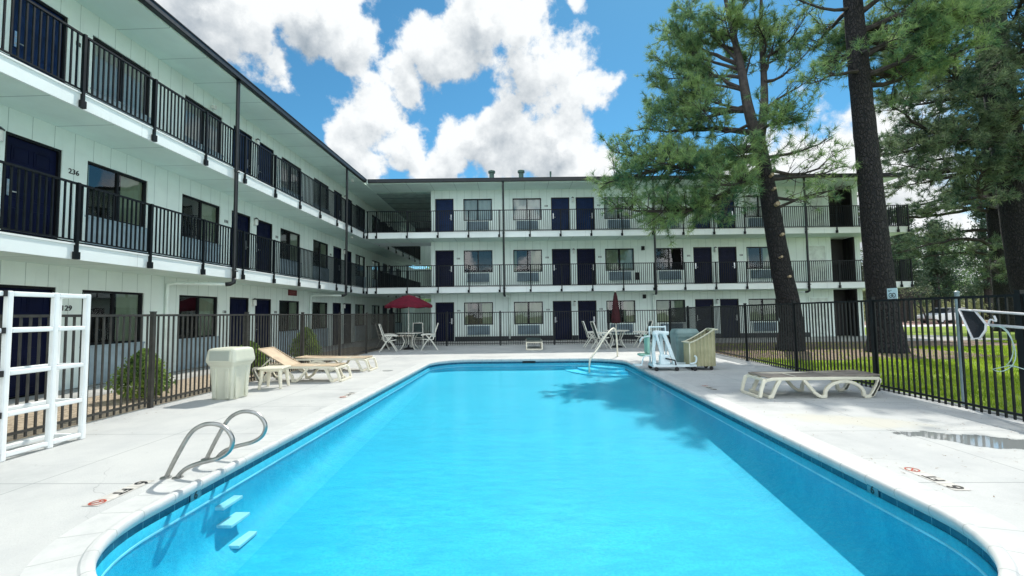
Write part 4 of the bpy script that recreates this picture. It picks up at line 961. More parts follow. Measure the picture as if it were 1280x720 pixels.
# pool lift
t = thing('pool_lift', 'white wheeled pool lift with folded arms parked on the right deck near the far corner', 'pool lift', (3.5, 11.3, 0))
b = MB(); b.box((-.42, -.24, .09), (.62, -.17, .15)); b.box((-.42, .17, .09), (.62, .24, .15)); b.box((-.42, -.169, .085), (-.34, .169, .155)); b.box((.1, -.169, .085), (.18, .169, .155)); b.box((.54, -.169, .085), (.62, .169, .155)); b.box((-.34, -.16, .10), (.1, .16, .13)); b.build('base_frame', M_lift, t, bevel=.008)
for x, y in ((-.36, -.27), (.56, -.27), (-.36, .27), (.56, .27), (.13, -.27)):
    b = MB(); b.tube([(x, y-.02, .05), (x, y+.02, .05)], .05, 14); b.build('caster', M_rub, t)
b = MB(); b.tube(smooth_path([(-.40, .12, .15), (-.40, .12, 1.0), (-.37, .12, 1.05), (-.05, .12, 1.05), (0, .12, 1.0), (0, .12, .15)], 3), .02, 8); b.build('frame_hoop', M_lift, t, smooth=True)
b = MB(); b.beam([(-.34, .13), (-.36, .5), (-.30, .92)], .085, -.06, .02); b.beam([(-.12, .13), (-.22, .55), (-.30, .90)], .06, -.14, -.08); b.build('mast', M_lift, t, bevel=.01)
b = MB(); b.beam([(.16, .12), (.02, .55), (-.10, .90)], .085, -.10, -.03); b.beam([(-.08, .14), (-.12, .5), (-.14, .90)], .07, .03, .08); b.tube([(-.33, -.05, .90), (-.28, -.05, .93), (.02, -.05, .90)], .05, 10); b.lathe([(.07, .84), (.08, .88), (.07, .95), (.03, .97)], (-.30, -.05, 0), 14); b.build('lift_arm', M_lift, t, bevel=.008)
b = MB(); b.box((-.24, -.20, .15), (.0, -.05, .38)); b.build('battery_box', M_lift, t, bevel=.02)
b = MB(); b.tube([(-.12, -.21, .30), (.10, -.23, .25), (.12, -.24, .14)], .02, 6); b.build('cable', M_rub, t, smooth=True)
b = MB(); b.box((-.70, -.10, .34), (-.46, .22, .40)); b.box((-.52, -.10, .401), (-.45, .22, .86)); b.build('lift_seat', M_seatg, t, bevel=.025)
b = MB(); b.tube(smooth_path([(-.45, -.12, .36), (-.62, -.14, .34), (-.68, -.12, .15), (-.80, -.1, .14)], 3), .016, 6); b.tube(smooth_path([(-.45, -.13, .84), (-.66, -.14, .80), (-.70, -.14, .70)], 3), .016, 6); b.box((-.84, -.14, .12), (-.66, .12, .145)); b.build('footrest', M_lift, t)
b = MB(); b.tube(smooth_path([(.45, -.26, .17), (.58, -.27, .2), (.60, -.27, .32), (.56, -.27, .36)], 3), .022, 8); b.build('push_hook', M_lift, t, smooth=True)
# grey bin behind, cart
t = thing('towel_cart', 'tall olive-beige corrugated towel cart with sloping open top on the right deck', 'cart', (3.98, 11.12, 0), R(-3))
def ctop(u): return .66 + .33*(u**1.25)
Wc, Dc = .60, .50
b = MB(); n = 72
def face(mb, y, inset=0, z0=.10):
    for k in range(n):
        u0, u1 = k/n, (k+1)/n; d0 = .013*max(-.6, min(.6, math.sin(u0*7*2*math.pi)))*1.6; d1 = .013*max(-.6, min(.6, math.sin(u1*7*2*math.pi)))*1.6
        mb.quad((u0*Wc, y-d0, z0), (u1*Wc, y-d1, z0), (u1*Wc, y-d1, ctop(u1)), (u0*Wc, y-d0, ctop(u0)))
face(b, 0); face(b, Dc)
for k in range(40):
    for x, zt in ((0, .66), (Wc, .99)):
        v0, v1 = k/40, (k+1)/40; d0 = .02*max(-.6, min(.6, math.sin(v0*5*2*math.pi))); d1 = .02*max(-.6, min(.6, math.sin(v1*5*2*math.pi))); sg = -1 if x == 0 else 1
        b.quad((x+sg*d0, v0*Dc, .10), (x+sg*d1, v1*Dc, .10), (x+sg*d1, v1*Dc, zt), (x+sg*d0, v0*Dc, zt))
b.build('cart_body', M_cart, t)
b = MB(); b.box((.03, .03, .12), (Wc-.03, .04, .60)); b.box((.03, Dc-.04, .12), (Wc-.03, Dc-.03, .62)); b.box((.025, .04, .12), (.035, Dc-.04, .6)); b.box((Wc-.035, .04, .12), (Wc-.025, Dc-.04, .93)); b.box((.03, .04, .118), (Wc-.03, Dc-.04, .125)); b.build('liner', M_carti, t)
b = MB()
for y in (0, Dc): b.tube([(k/12*Wc, y, ctop(k/12)+.005) for k in range(13)], .02, 6)
b.tube([(0, 0, .665), (0, Dc, .665)], .02, 6); b.tube([(Wc, 0, .995), (Wc, Dc, .995)], .02, 6); b.tube([(0, 0, .1), (0, 0, .66)], .016, 6); b.tube([(Wc-.02, -.03, .99), (Wc+.07, -.03, .985)], .02, 6); b.tube([(-.18, .02, .70), (0, .0, .69)], .014, 6); b.build('rim', M_cartt, t, smooth=True)
for x, y in ((.08, .06), (Wc-.08, .06), (.08, Dc-.06), (Wc-.08, Dc-.06)):
    b = MB(); b.tube([(x, y-.015, .048), (x, y+.015, .048)], .047, 12); b.box((x-.02, y-.022, .05), (x+.02, y+.022, .10)); b.build('caster', M_rub, t)
t = thing('storage_bin', 'rounded grey-green plastic bin standing behind the towel cart', 'bin', (4.22, 12.15, 0))
b = MB(); loft(b, [(.27, .25, .05, .0), (.30, .28, .06, .73), (.31, .30, .07, .78), (.31, .30, .08, .88), (.27, .26, .1, .97)]); b.build('bin_body', M_greyb, t, smooth=False, bevel=.01)
b = MB(); b.tube([(-.28, -.29, .86), (.28, -.29, .86)], .015, 6); b.build('handle', M_greyb, t)

# leaf net, hook pole, hose, sign, post on the right fence
t = thing('leaf_skimmer_net', 'white-framed triangular leaf net on a long white pole hung on the right fence', 'pool net', (0, 0, 0))
Pn = [(6.02, 6.42, 1.415), (6.02, 6.20, 1.395), (6.02, 6.07, 1.22), (6.02, 6.08, 1.14), (6.02, 6.16, 1.03), (6.02, 6.26, 1.02)]
b = MB(); b.tube(Pn+[Pn[0]], .014, 8); b.build('net_frame', M_pole, t, smooth=True)
b = MB(); cc = (6.08, 6.22, 1.2); b.add(Pn+[cc], [(k, (k+1) % 6, 6) for k in range(6)]); b.build('net', M_net, t)
b = MB(); b.tube([(6.02, 6.22, 1.40), (6.0, 5.3, 1.33), (5.98, 2.9, 1.2)], .016, 8); b.build('pole', M_pole, t, smooth=True)
b = MB(); b.tube([(6.03, 6.03, 1.21), (6.01, 5.3, 1.17), (6.0, 2.8, 1.05)], .018, 8); b.tube(smooth_path([(6.03, 6.05, 1.21), (6.03, 6.02, 1.28), (6.03, 5.95, 1.26), (6.03, 5.97, 1.33)], 3), .012, 6); tag(b.build('rescue_pole', M_pole, None, smooth=True), 'white rescue pole lying on the right fence hooks just below the net pole', 'pole')
b = MB(); cx, cy, cz = 6.0, 5.93, .92
b.tube([(cx-.01*math.sin(a*3), cy+.21*math.cos(a), cz+.28*math.sin(a)-.02*a/6) for a in [R(q) for q in range(75, 300, 12)]] + [(6.0, 5.78, .72), (6.0, 5.60, .68)], .0055, 6)
b.tube([(cx+.01, cy-.03+.15*math.cos(a), cz+.03+.25*math.sin(a)) for a in [R(q) for q in range(80, 260, 12)]] + [(6.01, 5.75, .70)], .0055, 6)
tag(b.build('vacuum_hose', M_hose, None, smooth=True), 'pale green looped hose hanging from the right fence below the net', 'hose')
b = MB(); b.tube([(6.36, 6.80, -.03), (6.36, 6.80, 1.66)], .03, 10); b.lathe([(.034, 1.655), (.034, 1.675), (.01, 1.69)], (6.36, 6.80, 0), 10); tag(b.build('steel_post', M_post), 'grey-blue steel post standing just behind the right fence beside the net', 'post')
t = thing('fence_sign', 'small pale blue pool sign with two linked circles above the right fence rail', 'sign', (6.20, 7.76, 1.64), R(-90)); t.scale = (.8, 1, .8)
b = MB(); b.box((-.13, -.004, -.05), (.13, .004, .18)); b.build('sign_panel', mat('pale_blue_sign', (.55, .72, .74), .4, var=.05), t)
b = MB()
for cx in (-.042, .042):
    for k in range(20):
        a0, a1 = 2*math.pi*k/20, 2*math.pi*(k+1)/20; r0, r1 = .034, .050
        b.quad((cx+r0*math.cos(a0), -.006, .03+r0*math.sin(a0)), (cx+r1*math.cos(a0), -.006, .03+r1*math.sin(a0)), (cx+r1*math.cos(a1), -.006, .03+r1*math.sin(a1)), (cx+r0*math.cos(a1), -.006, .03+r0*math.sin(a1)))
for x, z in ((-.085, .135), (-.05, .135), (-.02, .135), (-.085, .115), (-.06, .115)): b.box((x-.012, -.0065, z-.005), (x+.012, -.0045, z+.005))
b.box((-.045, -.0075, .022), (.045, -.0062, .036)); b.build('sign_symbol', M_num, t)

# ------------------------------------------------------------------ plants
def leaves(P, size, jitter=1.0, k=1):
    """one quad-ish leaf (2 tris) per point"""
    n = len(P); a = RNG.normal(size=(n, 3)); a /= np.linalg.norm(a, axis=1)[:, None]; c = RNG.normal(size=(n, 3)); b_ = np.cross(a, c); b_ /= np.linalg.norm(b_, axis=1)[:, None]
    s = (size*RNG.uniform(.6, 1.3, n))[:, None]
    V = np.stack([P-a*s, P+b_*s*.45, P+a*s, P-a*s, P+a*s, P-b_*s*.45], 1); return V.reshape(-1, 3)
def shrub(label, x, y, r, h):
    t = thing('shrub', label, 'shrub', (x, y, -.02), 0, 'rounded shrubs in the gravel bed')
    n = int(6500*r/.55); z = RNG.uniform(0.03, 1, n)**.85; a = RNG.uniform(0, 2*np.pi, n)
    prof = np.minimum(1, 1.8*z+.45)*np.clip(1-z**1.7, 0, 1)**.62; lump = 1+.15*np.sin(a*3+z*5)+.15*np.sin(a*7-z*9)+.12*np.sin(a*13+z*23)+.10*RNG.normal(size=n); q = r*prof*lump*(RNG.uniform(.35, 1, n)**.35)
    P = np.stack([q*np.cos(a), q*np.sin(a), z*h*(1+.05*np.sin(a*5))], 1)
    np_mesh('foliage', leaves(P, .034), M_leaf, t); b = MB()
    for k in range(7): aa = k*.9; b.tube([(0, 0, 0), (.25*r*math.cos(aa), .25*r*math.sin(aa), h*.4), (.6*r*math.cos(aa), .6*r*math.sin(aa), h*.7)], [.02, .014, .006], 5)
    b.build('stem', M_limb, t)
shrub('largest rounded green shrub behind the left fence opposite the grab rails', -7.0, 8.05, .43, .86)
shrub('middle green shrub in gravel behind the trash can', -7.15, 11.4, .46, .80)
shrub('pointed far green shrub in gravel behind the loungers', -7.15, 14.4, .46, 1.05)

needle_T = None
def tufts(P, D, length, nn, width, spread=.9):
    """needle bursts at points P along directions D"""
    n = len(P); D = D/np.linalg.norm(D, axis=1)[:, None]
    d = RNG.normal(size=(n, nn, 3)); d /= np.linalg.norm(d, axis=2)[..., None]; d = d*spread + D[:, None, :]*.75; d /= np.linalg.norm(d, axis=2)[..., None]
    s = RNG.normal(size=(n, nn, 3)); w = np.cross(d, s); w /= np.linalg.norm(w, axis=2)[..., None]
    L = (length*RNG.uniform(.7, 1.2, (n, nn)))[..., None]; b0 = P[:, None, :] + D[:, None, :]*RNG.uniform(-.10, .03, (n, nn))[..., None]
    V = np.stack([b0-w*width, b0+w*width, b0+d*L], 2); return V.reshape(-1, 3)
class Pine:
    def __init__(s, label, base, group='tall ponderosa pines by the lawn', mtl=None):
        s.t = thing('pine_tree', label, 'tree', base, 0, group); s.base = Vector(base); s.br = MB(); s.P = []; s.D = []; s.mtl = mtl or M_need
    def trunk(s, pts, rad, n=18):
        P = smooth_path([Vector(p)-s.base for p in pts], 6); m_ = len(P); L = len(rad)-1; rs = []
        for i in range(m_):
            u = i/(m_-1)*L; k = min(int(u), L-1); rs.append(rad[k]+(rad[k+1]-rad[k])*(u-k))
        mb = MB(); mb.tube(P, rs, n); 
        o = mb.build('trunk', M_bark, s.t, smooth=True)
        # roughen the outline
        for v in o.data.vertices:
            a = v.co; k = .03*math.sin(a.z*7+a.x*13)+.02*math.sin(a.z*17+a.y*29); v.co.x += k*rs[0]*.5*math.sin(a.y*9+a.z*3); v.co.y += k*rs[0]*.5
        s.tp = P; return o
    def limb(s, p0, p1, r, sag=.0, nsec=12, sec=1.2, t0=.25, dens=1.0, tl=.2, bare=False, lift=0):
        p0 = Vector(p0)-s.base; p1 = Vector(p1)-s.base; L = (p1-p0).length; n = max(5, int(L/.45)); pts = []; w1 = Vector((random.gauss(0, 1), random.gauss(0, 1), random.gauss(0, 1)))*.05*L
        side = (p1-p0).normalized().cross(Vector((0, 0, 1)))
        for k in range(n+1):
            u = k/n; p = p0.lerp(p1, u); p.z += -sag*math.sin(math.pi*u)*L*.25 + lift*L*u*u*.3
            p += w1*math.sin(math.pi*u*1.3) + Vector((random.gauss(0, .03), random.gauss(0, .03), random.gauss(0, .03)))*min(1, L*.3)*(u > 0)
            pts.append(p)
        rs = [max(.008, r*(1-.85*k/n)) for k in range(n+1)]; s.br.tube(pts, rs, 6)
        for j in range(nsec):
            u = t0+(1-t0)*(j+random.random())/nsec; i = min(n-1, int(u*n)); q = pts[i].lerp(pts[i+1], u*n-i)
            d = (pts[i+1]-pts[i]).normalized(); sgn = random.choice((-1, 1)); h = d.cross(Vector((0, 0, 1))).normalized()*sgn
            dd = (d*random.uniform(.2, .9)+h*random.uniform(.3, 1)+Vector((0, 0, random.uniform(-.45, .75)))).normalized(); sl_ = sec*random.uniform(.5, 1.2)*(1.15-.6*u)
            s.twig(q, dd, sl_, max(.006, r*.28*(1-.6*u)), dens, tl, bare)
        d = (pts[-1]-pts[-2]).normalized(); s.P.append(pts[-1]); s.D.append(d)
        return pts
    def twig(s, q, dd, L, r, dens, tl, bare):
        n = 4; pts = [q]; d = dd.copy()
        for k in range(n):
            d = (d+Vector((random.gauss(0, .2), random.gauss(0, .2), random.gauss(.05, .2)))).normalized(); pts.append(pts[-1]+d*L/n)
        r = max(r, .014); s.br.tube(pts, [r, r*.85, r*.7, r*.55, r*.4], 4, cap=False)
        for k in range(int(L*5.0*dens)+1):
            u = random.uniform(.3, 1) if not bare else random.uniform(.8, 1); i = min(n-1, int(u*n)); a = pts[i].lerp(pts[i+1], u*n-i); e = ((pts[i+1]-pts[i]).normalized()+Vector((random.gauss(0, .7), random.gauss(0, .7), random.gauss(.25, .6)))).normalized()
            ln_ = random.uniform(.08, .35)
            if bare and random.random() < .6: s.br.tube([a, a+e*ln_], [.006, .003], 3, cap=False); continue
            s.br.tube([a, a+e*ln_], [.007, .004], 3, cap=False); s.P.append(a+e*ln_); s.D.append(e)
    def done(s, tl=.2, nn=26, width=.0065):
        s.br.build('limbs', M_limb, s.t)
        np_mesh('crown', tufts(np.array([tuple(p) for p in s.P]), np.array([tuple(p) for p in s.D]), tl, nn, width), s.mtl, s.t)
        return len(s.P)

# --- pine one: leaning, forked, heavy crown to the left
T1 = Pine('forked leaning pine in front of the far wing with crown spreading left over the pool', (9.40, 16.4, 0))
T1.trunk([(9.42, 16.4, -.05), (9.50, 16.4, 1.1), (9.22, 16.4, 3.1), (9.0, 16.4, 4.9), (8.80, 16.4, 6.5), (8.6, 16.4, 7.9)], [.48, .37, .33, .30, .26, .22])
def stem(T, pts, rads):
    P = smooth_path([Vector(p)-T.base for p in pts], 4); m_ = len(P); T.br.tube(P, [rads[0]+(rads[1]-rads[0])*i/(m_-1) for i in range(m_)], 9)
stem(T1, [(8.62, 16.4, 7.5), (8.5, 16.8, 9.2), (8.7, 17.6, 11.2), (8.9, 18.6, 13.4), (8.9, 19.2, 15.5)], [.22, .07])
stem(T1, [(8.64, 16.4, 7.4), (9.1, 16.8, 9.0), (9.7, 17.8, 10.9), (10.1, 18.6, 12.9), (10.5, 19.2, 15)], [.18, .06])
for s0_, e_, r, ns in [((8.7, 16.4, 6.7), (3.0, 15.2, 4.7), .14, 42), ((8.7, 16.4, 7.0), (2.5, 15.4, 6.0), .15, 48), ((8.65, 16.4, 7.4), (3.1, 16.4, 7.4), .14, 46), ((8.6, 16.5, 8.0), (4.8, 17.8, 9.0), .12, 32),
                       ((8.5, 16.8, 9.0), (5.6, 19.2, 10.9), .11, 36), ((8.6, 17.2, 10.0), (6.2, 19.6, 12.6), .10, 34), ((8.7, 17.8, 11.4), (6.6, 20.4, 14.6), .09, 32), ((8.6, 16.4, 7.2), (4.6, 15.2, 6.4), .11, 40),
                       ((8.7, 16.4, 6.8), (6.4, 14.6, 5.4), .10, 26), ((8.6, 16.6, 8.0), (8.9, 15.0, 7.9), .09, 34), ((8.7, 16.6, 7.4), (4.8, 19.0, 7.6), .11, 30), ((8.5, 16.9, 9.2), (5.6, 20, 10.4), .10, 30),
                       ((8.7, 17.8, 11.4), (7.9, 18.6, 13.4), .08, 32), ((8.9, 18.4, 12.8), (7.2, 20.2, 15.8), .08, 28), ((8.9, 18.4, 12.8), (9.8, 18.4, 15.2), .08, 30), ((9.7, 17.8, 10.9), (10.9, 18.6, 13.4), .07, 22),
                       ((8.6, 17.4, 10.4), (9.6, 18.2, 12.4), .07, 24), ((8.5, 16.8, 9.0), (5.5, 18.4, 9.7), .08, 26), ((8.75, 16.4, 6.4), (4.4, 16.0, 4.4), .09, 40), ((8.7, 16.4, 6.7), (6.6, 15.4, 4.7), .07, 24), ((8.7, 16.4, 6.9), (6.0, 15.6, 6.4), .08, 32), ((8.8, 18.2, 12.2), (6.6, 19.4, 13.6), .07, 30), ((8.8, 18, 12), (8.0, 17.4, 13.2), .06, 28), ((9.9, 18.2, 11.8), (9.2, 17.0, 12.6), .06, 26), ((8.6, 17.4, 10.6), (6.0, 18.8, 11.4), .07, 30), ((9.8, 18, 11.4), (11.2, 18.8, 12.2), .05, 16), ((8.7, 16.4, 6.6), (7.3, 14.9, 6.7), .07, 28),
                       ((8.5, 16.8, 9.0), (6.6, 17.6, 10.2), .07, 28), ((8.7, 17.6, 11), (6.9, 19.0, 12.6), .07, 28), ((8.5, 16.6, 8.4), (6.4, 16.2, 8.6), .07, 26), ((8.6, 17.0, 9.8), (7.0, 18.6, 11.4), .07, 26)]:
    T1.limb(s0_, e_, r, sag=random.uniform(-.1, .35), nsec=ns, sec=1.25, t0=.34, lift=.05, dens=1.3)
for s0_, e_ in [((8.9, 16.6, 8.8), (10.6, 16.5, 10.0)), ((8.75, 16.4, 7.0), (11.2, 16.2, 7.6)), ((9.5, 17.4, 10.4), (11.4, 17.6, 11.6)), ((8.8, 16.4, 6.6), (11.6, 16.4, 6.9)), ((9.9, 18.2, 11.8), (11.8, 18.2, 13.4)), ((8.85, 16.4, 5.6), (10.6, 15.6, 5.4)), ((8.8, 16.4, 6.2), (10.8, 15.2, 6.2))]:
    T1.limb(s0_, e_, .07, sag=.3, nsec=16, sec=1.0, t0=.25, dens=1.1, bare=True, lift=.15)
T1.limb((8.95, 16.3, 5.05), (11.3, 15.6, 5.55), .07, sag=-.4, nsec=7, sec=.7, dens=.3, bare=True)
c1 = T1.done(tl=.24, nn=24, width=.0085)
for (x, z, r) in ((8.86, 6.25, .06), (9.0, 5.2, .08), (8.92, 5.75, .045), (9.12, 4.1, .055), (9.30, 2.6, .045), (9.05, 3.3, .04)):
    b = MB(); b.tube([(x-9.40, -.25, z), (x-9.40-.01, -.45, z+.02)], r, 12); b.build('branch_scar', M_scar, T1.t)

# --- pine two: straight bare bole
T2 = Pine('straight thick pine trunk rising out of frame right of the forked pine', (12.0, 15.4, 0))
T2.trunk([(12.02, 15.4, -.05), (11.98, 15.4, 1.1), (11.86, 15.4, 3.8), (11.76, 15.4, 6.5), (11.65, 15.4, 9.3), (11.57, 15.4, 12.2), (11.5, 15.4, 17)], [.62, .44, .375, .34, .31, .28, .2])
T2.limb((11.65, 15.3, 9.6), (9.4, 14.6, 8.9), .07, sag=.1, nsec=14, sec=.9, t0=.3, lift=.1)
T2.limb((11.6, 15.2, 10.2), (11.5, 13.6, 9.7), .06, nsec=16, sec=.7, t0=.4)
T2.limb((11.6, 15.4, 12.0), (8.6, 15.0, 12.3), .07, nsec=8, sec=.8, bare=True, t0=.4)
for e_ in [(13.2, 18.6, 11.4), (14.6, 18.8, 12.6), (15.8, 17.8, 11.6), (16.6, 17.2, 10.6), (14.6, 17.2, 10.4), (12.6, 19.4, 12.8), (14.4, 14.6, 11.8), (13.8, 14.0, 13.0), (15.0, 15.5, 13.2), (12.8, 14.0, 12.4), (14.8, 14.8, 9.9), (13.5, 17.8, 12), (10.8, 17.5, 14.2), (10.4, 15.0, 15), (14.2, 14.0, 10.8), (15.4, 14.8, 11.0), (13.6, 14.4, 10.2), (16, 15.8, 12)]:
    T2.limb((11.62, 15.4, e_[2]-.8), e_, .10, sag=.1, nsec=32, sec=1.2, t0=.32, lift=.1, dens=1.4)
c2 = T2.done(tl=.25, nn=24, width=.0085)
# --- pine three: dark one at the right edge
T3 = Pine('massive dark pine trunk at the right edge with boughs hanging over the lawn', (22.2, 20, 0), mtl=M_need2)
T3.trunk([(22.2, 20, -.05), (22.0, 20, 1.5), (21.7, 20, 3.5), (21.35, 20, 8), (21.1, 20, 12), (21.05, 20, 16), (21, 20, 19)], [.85, .66, .60, .54, .5, .42, .3])
for e_ in [(14.6, 18.5, 9.8), (15.4, 17.0, 11.2), (16.4, 19.0, 8.6), (17.2, 17.0, 10.0), (15.0, 19.5, 12.6), (17.0, 16.8, 12.6), (18.6, 17.2, 9.0), (19.0, 16.6, 11.4), (16.0, 18.2, 14), (20.0, 16.8, 12.6), (20.5, 16.6, 9.6), (21.8, 16.8, 10.8), (22.6, 17.0, 8.6), (23.8, 17.6, 11.6), (24, 18, 9.5), (18, 21.5, 11), (19.5, 17.0, 13.8), (16.6, 17.5, 8.0), (14.8, 19, 8.4), (15.8, 18.6, 6.8), (17.6, 18, 6.6), (19, 17.2, 7.4)]:
    T3.limb((21.25, 19.9, min(15, e_[2]+random.uniform(-.6, .8))), e_, .13, sag=random.uniform(-.1, .3), nsec=32, sec=1.4, t0=.3, lift=.0, dens=1.0)
c3 = T3.done(tl=.27, nn=24, width=.013)
# --- pine four: farther, drooping boughs
T4 = Pine('farther dark pine with low drooping boughs beyond the end of the motel', (29.1, 28, 0), mtl=M_need2)
T4.trunk([(29.15, 28, -.05), (29.05, 28, 2), (28.95, 28, 6), (28.85, 28, 10.5), (28.75, 28, 15.5), (28.7, 28, 20)], [.70, .56, .50, .44, .36, .25])
for i in range(46):
    z = 4.0+i*.27; a = R(random.uniform(120, 275)) if i % 5 else R(random.uniform(-60, 60)); L_ = random.uniform(4.2, 8.6)*(1-.25*i/46)
    T4.limb((28.9, 28, z), (28.9+L_*math.cos(a), 28+L_*math.sin(a), z+random.uniform(-1.4, .5)), .12, sag=-.1, nsec=24, sec=1.3, t0=.32, dens=.8)
c4 = T4.done(tl=.30, nn=18, width=.017)
print('tufts', c1, c2, c3, c4)

# --- background trees
def bg_tree(label, x, y, h, cr, seed, mtl, kind='round'):
    rs_ = np.random.default_rng(seed); t = thing('background_tree', label, 'tree', (x, y, -.03), 0, 'distant trees beyond the grounds')
    b = MB(); b.tube([(0, 0, 0), (.1, 0, h*.4), (0, .1, h*.92)], [.035*h*.6+.08, .02*h+.06, .04], 7)
    for k in range(14):
        a = rs_.uniform(0, 6.28); z = h*rs_.uniform(.3, .85); q = cr*rs_.uniform(.4, .8); b.tube([(0, 0, z), (q*math.cos(a)*.5, q*math.sin(a)*.5, z+.1*h*.4), (q*math.cos(a), q*math.sin(a), z+.1*h)], [.07, .04, .02], 4)
    b.build('trunk', M_limb, t); nC = 60; P = []
    for k in range(nC):
        u = rs_.uniform(0, 1); z = h*(.22+.78*u) if kind == 'cone' else h*(.35+.65*u); a = rs_.uniform(0, 6.28)
        rr = cr*((1-u)**.8+.08) if kind == 'cone' else cr*math.sqrt(max(.05, 1-(2*u-1)**2)); q = rr*rs_.uniform(.3, 1)
        c = np.array([q*math.cos(a), q*math.sin(a), z]); P.append(c+rs_.normal(size=(110, 3))*np.array([.24, .24, .16])*cr*.75)
    np_mesh('crown', leaves(np.concatenate(P), .16 if y < 80 else .24), mtl, t)
kinds = [('round', M_far, 'pale leafy tree'), ('cone', M_conif, 'dark conifer'), ('round', M_need, 'mid-green bushy tree')]
spots = [(34, 62, 7, 3.2, 0, 'just right of the motel end'), (41, 66, 9, 3.4, 2, 'left of the gap beyond the lawn'), (47, 70, 12, 3.0, 1, 'first of the dark row beyond the field'), (52, 66, 13, 2.8, 1, 'second of the dark row beyond the field'), (57, 72, 12, 3.6, 0, 'between the dark conifers'),
         (62, 68, 14, 3.2, 1, 'tall one behind the drooping pine'), (68, 74, 13, 4.2, 2, 'behind the drooping pine trunk'), (75, 70, 12, 4, 0, 'between the two right trunks'), (84, 74, 15, 4.2, 1, 'at the far right edge'), (94, 80, 14, 5, 2, 'beyond the right edge'),
         (45, 54, 13, 1.7, 1, 'left of the drooping pine in the near row'), (50, 56, 12, 1.8, 1, 'middle of the near dark row'), (55, 55, 14, 2.0, 1, 'right of the near dark row'), (41, 50, 10, 2.2, 1, 'nearest of the row just past the bare tree'), (64, 58, 14, 3.4, 1, 'behind the drooping pine bole'), (72, 60, 15, 3.6, 1, 'at the right end of the near dark row'),
         (-14, 72, 9, 4.0, 2, 'seen through the motel passage'), (-10, 66, 6, 2.6, 0, 'low in the motel passage'), (-4, 78, 8, 3.6, 2, 'behind the parked car seen through the passage'), (39, 90, 11, 4.5, 2, 'far behind the sidewalk'), (44, 58, 4.5, 1.6, 0, 'small one by the sidewalk')]
for i, (x, y, h, cr, k, w) in enumerate(spots): bg_tree(f'{kinds[k][2]} {w}', x, y, h, cr, 100+i, kinds[k][1], kinds[k][0])
# bare shrubby tree by the sidewalk
t = thing('bare_tree', 'thin nearly leafless small tree beside the sidewalk beyond the lawn', 'tree', (36.5, 42, 0)); b = MB(); tips = []
def fork(p, d, L, r, n):
    q = p+d*L; b.tube([p, p.lerp(q, .5)+Vector((random.gauss(0, .05), 0, random.gauss(0, .05)))*L, q], [r, r*.85, r*.7], 5, cap=False)
    if n == 0: tips.append(tuple(q)); return
    for k in range(3): fork(q, (d+Vector((random.gauss(0, .5), random.gauss(0, .5), random.gauss(.1, .35)))).normalized(), L*.75, r*.6, n-1)
fork(Vector((0, 0, 0)), Vector((-.25, 0, 1)).normalized(), 1.3, .09, 4); b.build('trunk', M_limb, t)
np_mesh('crown', leaves(np.repeat(np.array(tips), 8, 0)+RNG.normal(size=(len(tips)*8, 3))*.15, .05), M_far, t)
# dry shrub belt
n = 70000; x = RNG.uniform(15, 150, n); y = RNG.uniform(54, 64, n); hh = 1.6+.7*np.sin(x*.35)+.5*np.sin(x*1.1+y); P = np.stack([x, y, RNG.uniform(0, 1, n)**.7*hh], 1)
o = np_mesh('dry_shrub_belt', leaves(P, .17), M_hedge); o['kind'] = 'stuff'; tag(o, 'pale yellow-green belt of dry shrubs beyond the red gravel bed', 'shrubs')
n = 90000; x = RNG.uniform(-200, 330, n); y = RNG.uniform(120, 150, n); hh = 9+3*np.sin(x*.09)+2*np.sin(x*.31+y); P = np.stack([x, y, RNG.uniform(0, 1, n)**.7*hh], 1)
o = np_mesh('distant_wood', leaves(P, .8), M_far); o['kind'] = 'stuff'; tag(o, 'far-off belt of woodland along the horizon', 'woodland')

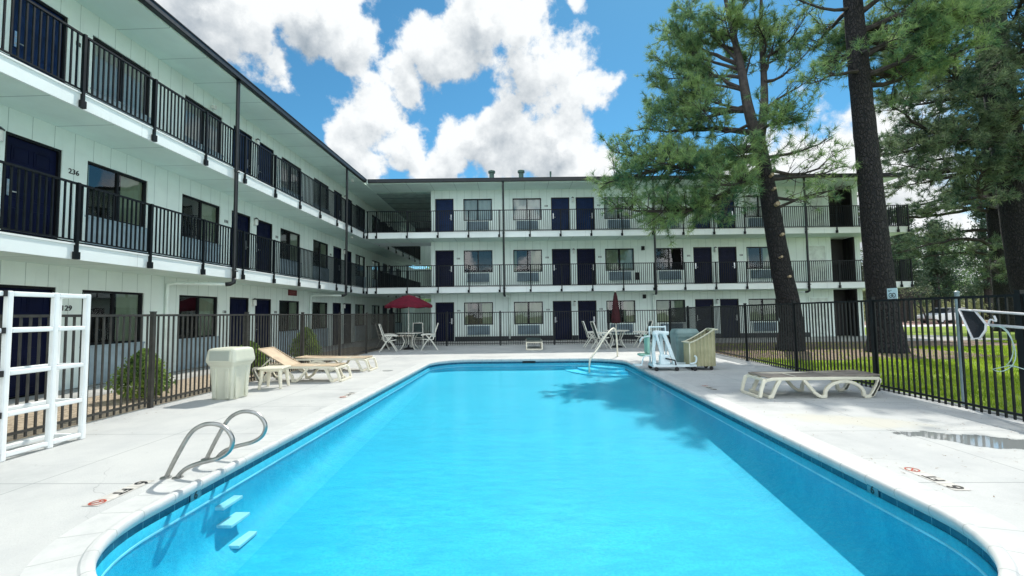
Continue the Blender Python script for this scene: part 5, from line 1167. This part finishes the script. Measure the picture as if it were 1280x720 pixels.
# --- parked vehicles
def car(label, loc, rz, paint, suv=False):
    t = thing('parked_car', label, 'car', loc, rz, 'vehicles parked beyond the motel'); L, W, H = 4.6, 1.8, 1.62 if suv else 1.45
    prof = [(0, .45), (.02, .75), (.9, .92), (1.45, .98), (3.55, 1.0), (4.5, .95), (4.6, .7), (4.58, .4), (3.95, .28), (.6, .28)]
    def ext(pr, y0, y1, ins=0):
        mb = MB(); n = len(pr); vs = [(x, y0, z) for x, z in pr]+[(x, y1, z) for x, z in pr]
        mb.add(vs, [tuple(range(n)), tuple(reversed(range(n, 2*n)))]+[(k, n+k, n+(k+1) % n, (k+1) % n) for k in range(n)]); return mb
    fix_normals(ext(prof, 0, W).build('body', paint, t, bevel=.06))
    top = [(1.35, .97), (2.0, H-.05), (2.4, H), (3.6, H-.03), (4.25, .99)]
    g = MB(); n = len(top); ins = lambda z: .06+.14*(z-.97)/(H-.97)
    vs = [(x, ins(z), z) for x, z in top]+[(x, W-ins(z), z) for x, z in top]; g.add(vs, [tuple(range(n)), tuple(reversed(range(n, 2*n)))]+[(k, n+k, n+(k+1) % n, (k+1) % n) for k in range(n)]); fix_normals(g.build('windows', M_carg, t))
    rf = MB(); rf.box((2.05, .19, H-.035), (3.75, W-.19, H+.01)); rf.box((2.78, .11, .98), (2.86, .2, H-.02)); rf.box((2.78, W-.2, .98), (2.86, W-.11, H-.02)); rf.build('roof', paint, t, bevel=.02)
    for x in (.85, 3.75):
        for y in (.02, W-.22):
            w = MB(); w.tube([(x, y, .32), (x, y+.2, .32)], .32, 18); wo = w.build('wheel', M_rub, t); w = MB(); w.tube([(x, y-.005 if y < 1 else y+.205, .32), (x, y+.01 if y < 1 else y+.19, .32)], .19, 14); w.build('rim', M_plate, wo)
    for y in (.15, W-.45): w = MB(); w.box((-.012, y, .62), (.03, y+.3, .74)); w.build('headlight', M_lamp, t)
    return t
M_carg = mat('car_glass', (.02, .025, .03), .06, var=.1)
M_cw = mat('white_car_paint', (.75, .77, .78), .25, coat=.6, var=.03); M_cd = mat('dark_car_paint', (.03, .035, .045), .25, coat=.6); M_cs = mat('silver_car_paint', (.45, .47, .48), .3, coat=.6)
car('white car parked beyond the lawn left of the drooping pine trunk', (38.0, 43.0, 0), R(8), M_cw)
car('silver car parked beyond the lawn right of the drooping pine trunk', (46.0, 43.5, 0), R(6), M_cs, True)
car('dark car seen through the ground-floor motel passage', (-9.8, 43.0, 0), R(70), M_cd, True)
car('white van-like car behind the dark one in the passage view', (-8.5, 52.0, 0), R(10), M_cw, True)
# utility: remove unused prototypes
for o in list(bpy.data.objects):
    if o.get('used', 1) == 0:
        for k in [c for c in bpy.data.objects if c.parent == o]: bpy.data.objects.remove(k)
        bpy.data.objects.remove(o)
for o in bpy.data.objects:
    if 'used' in o.keys(): del o['used']
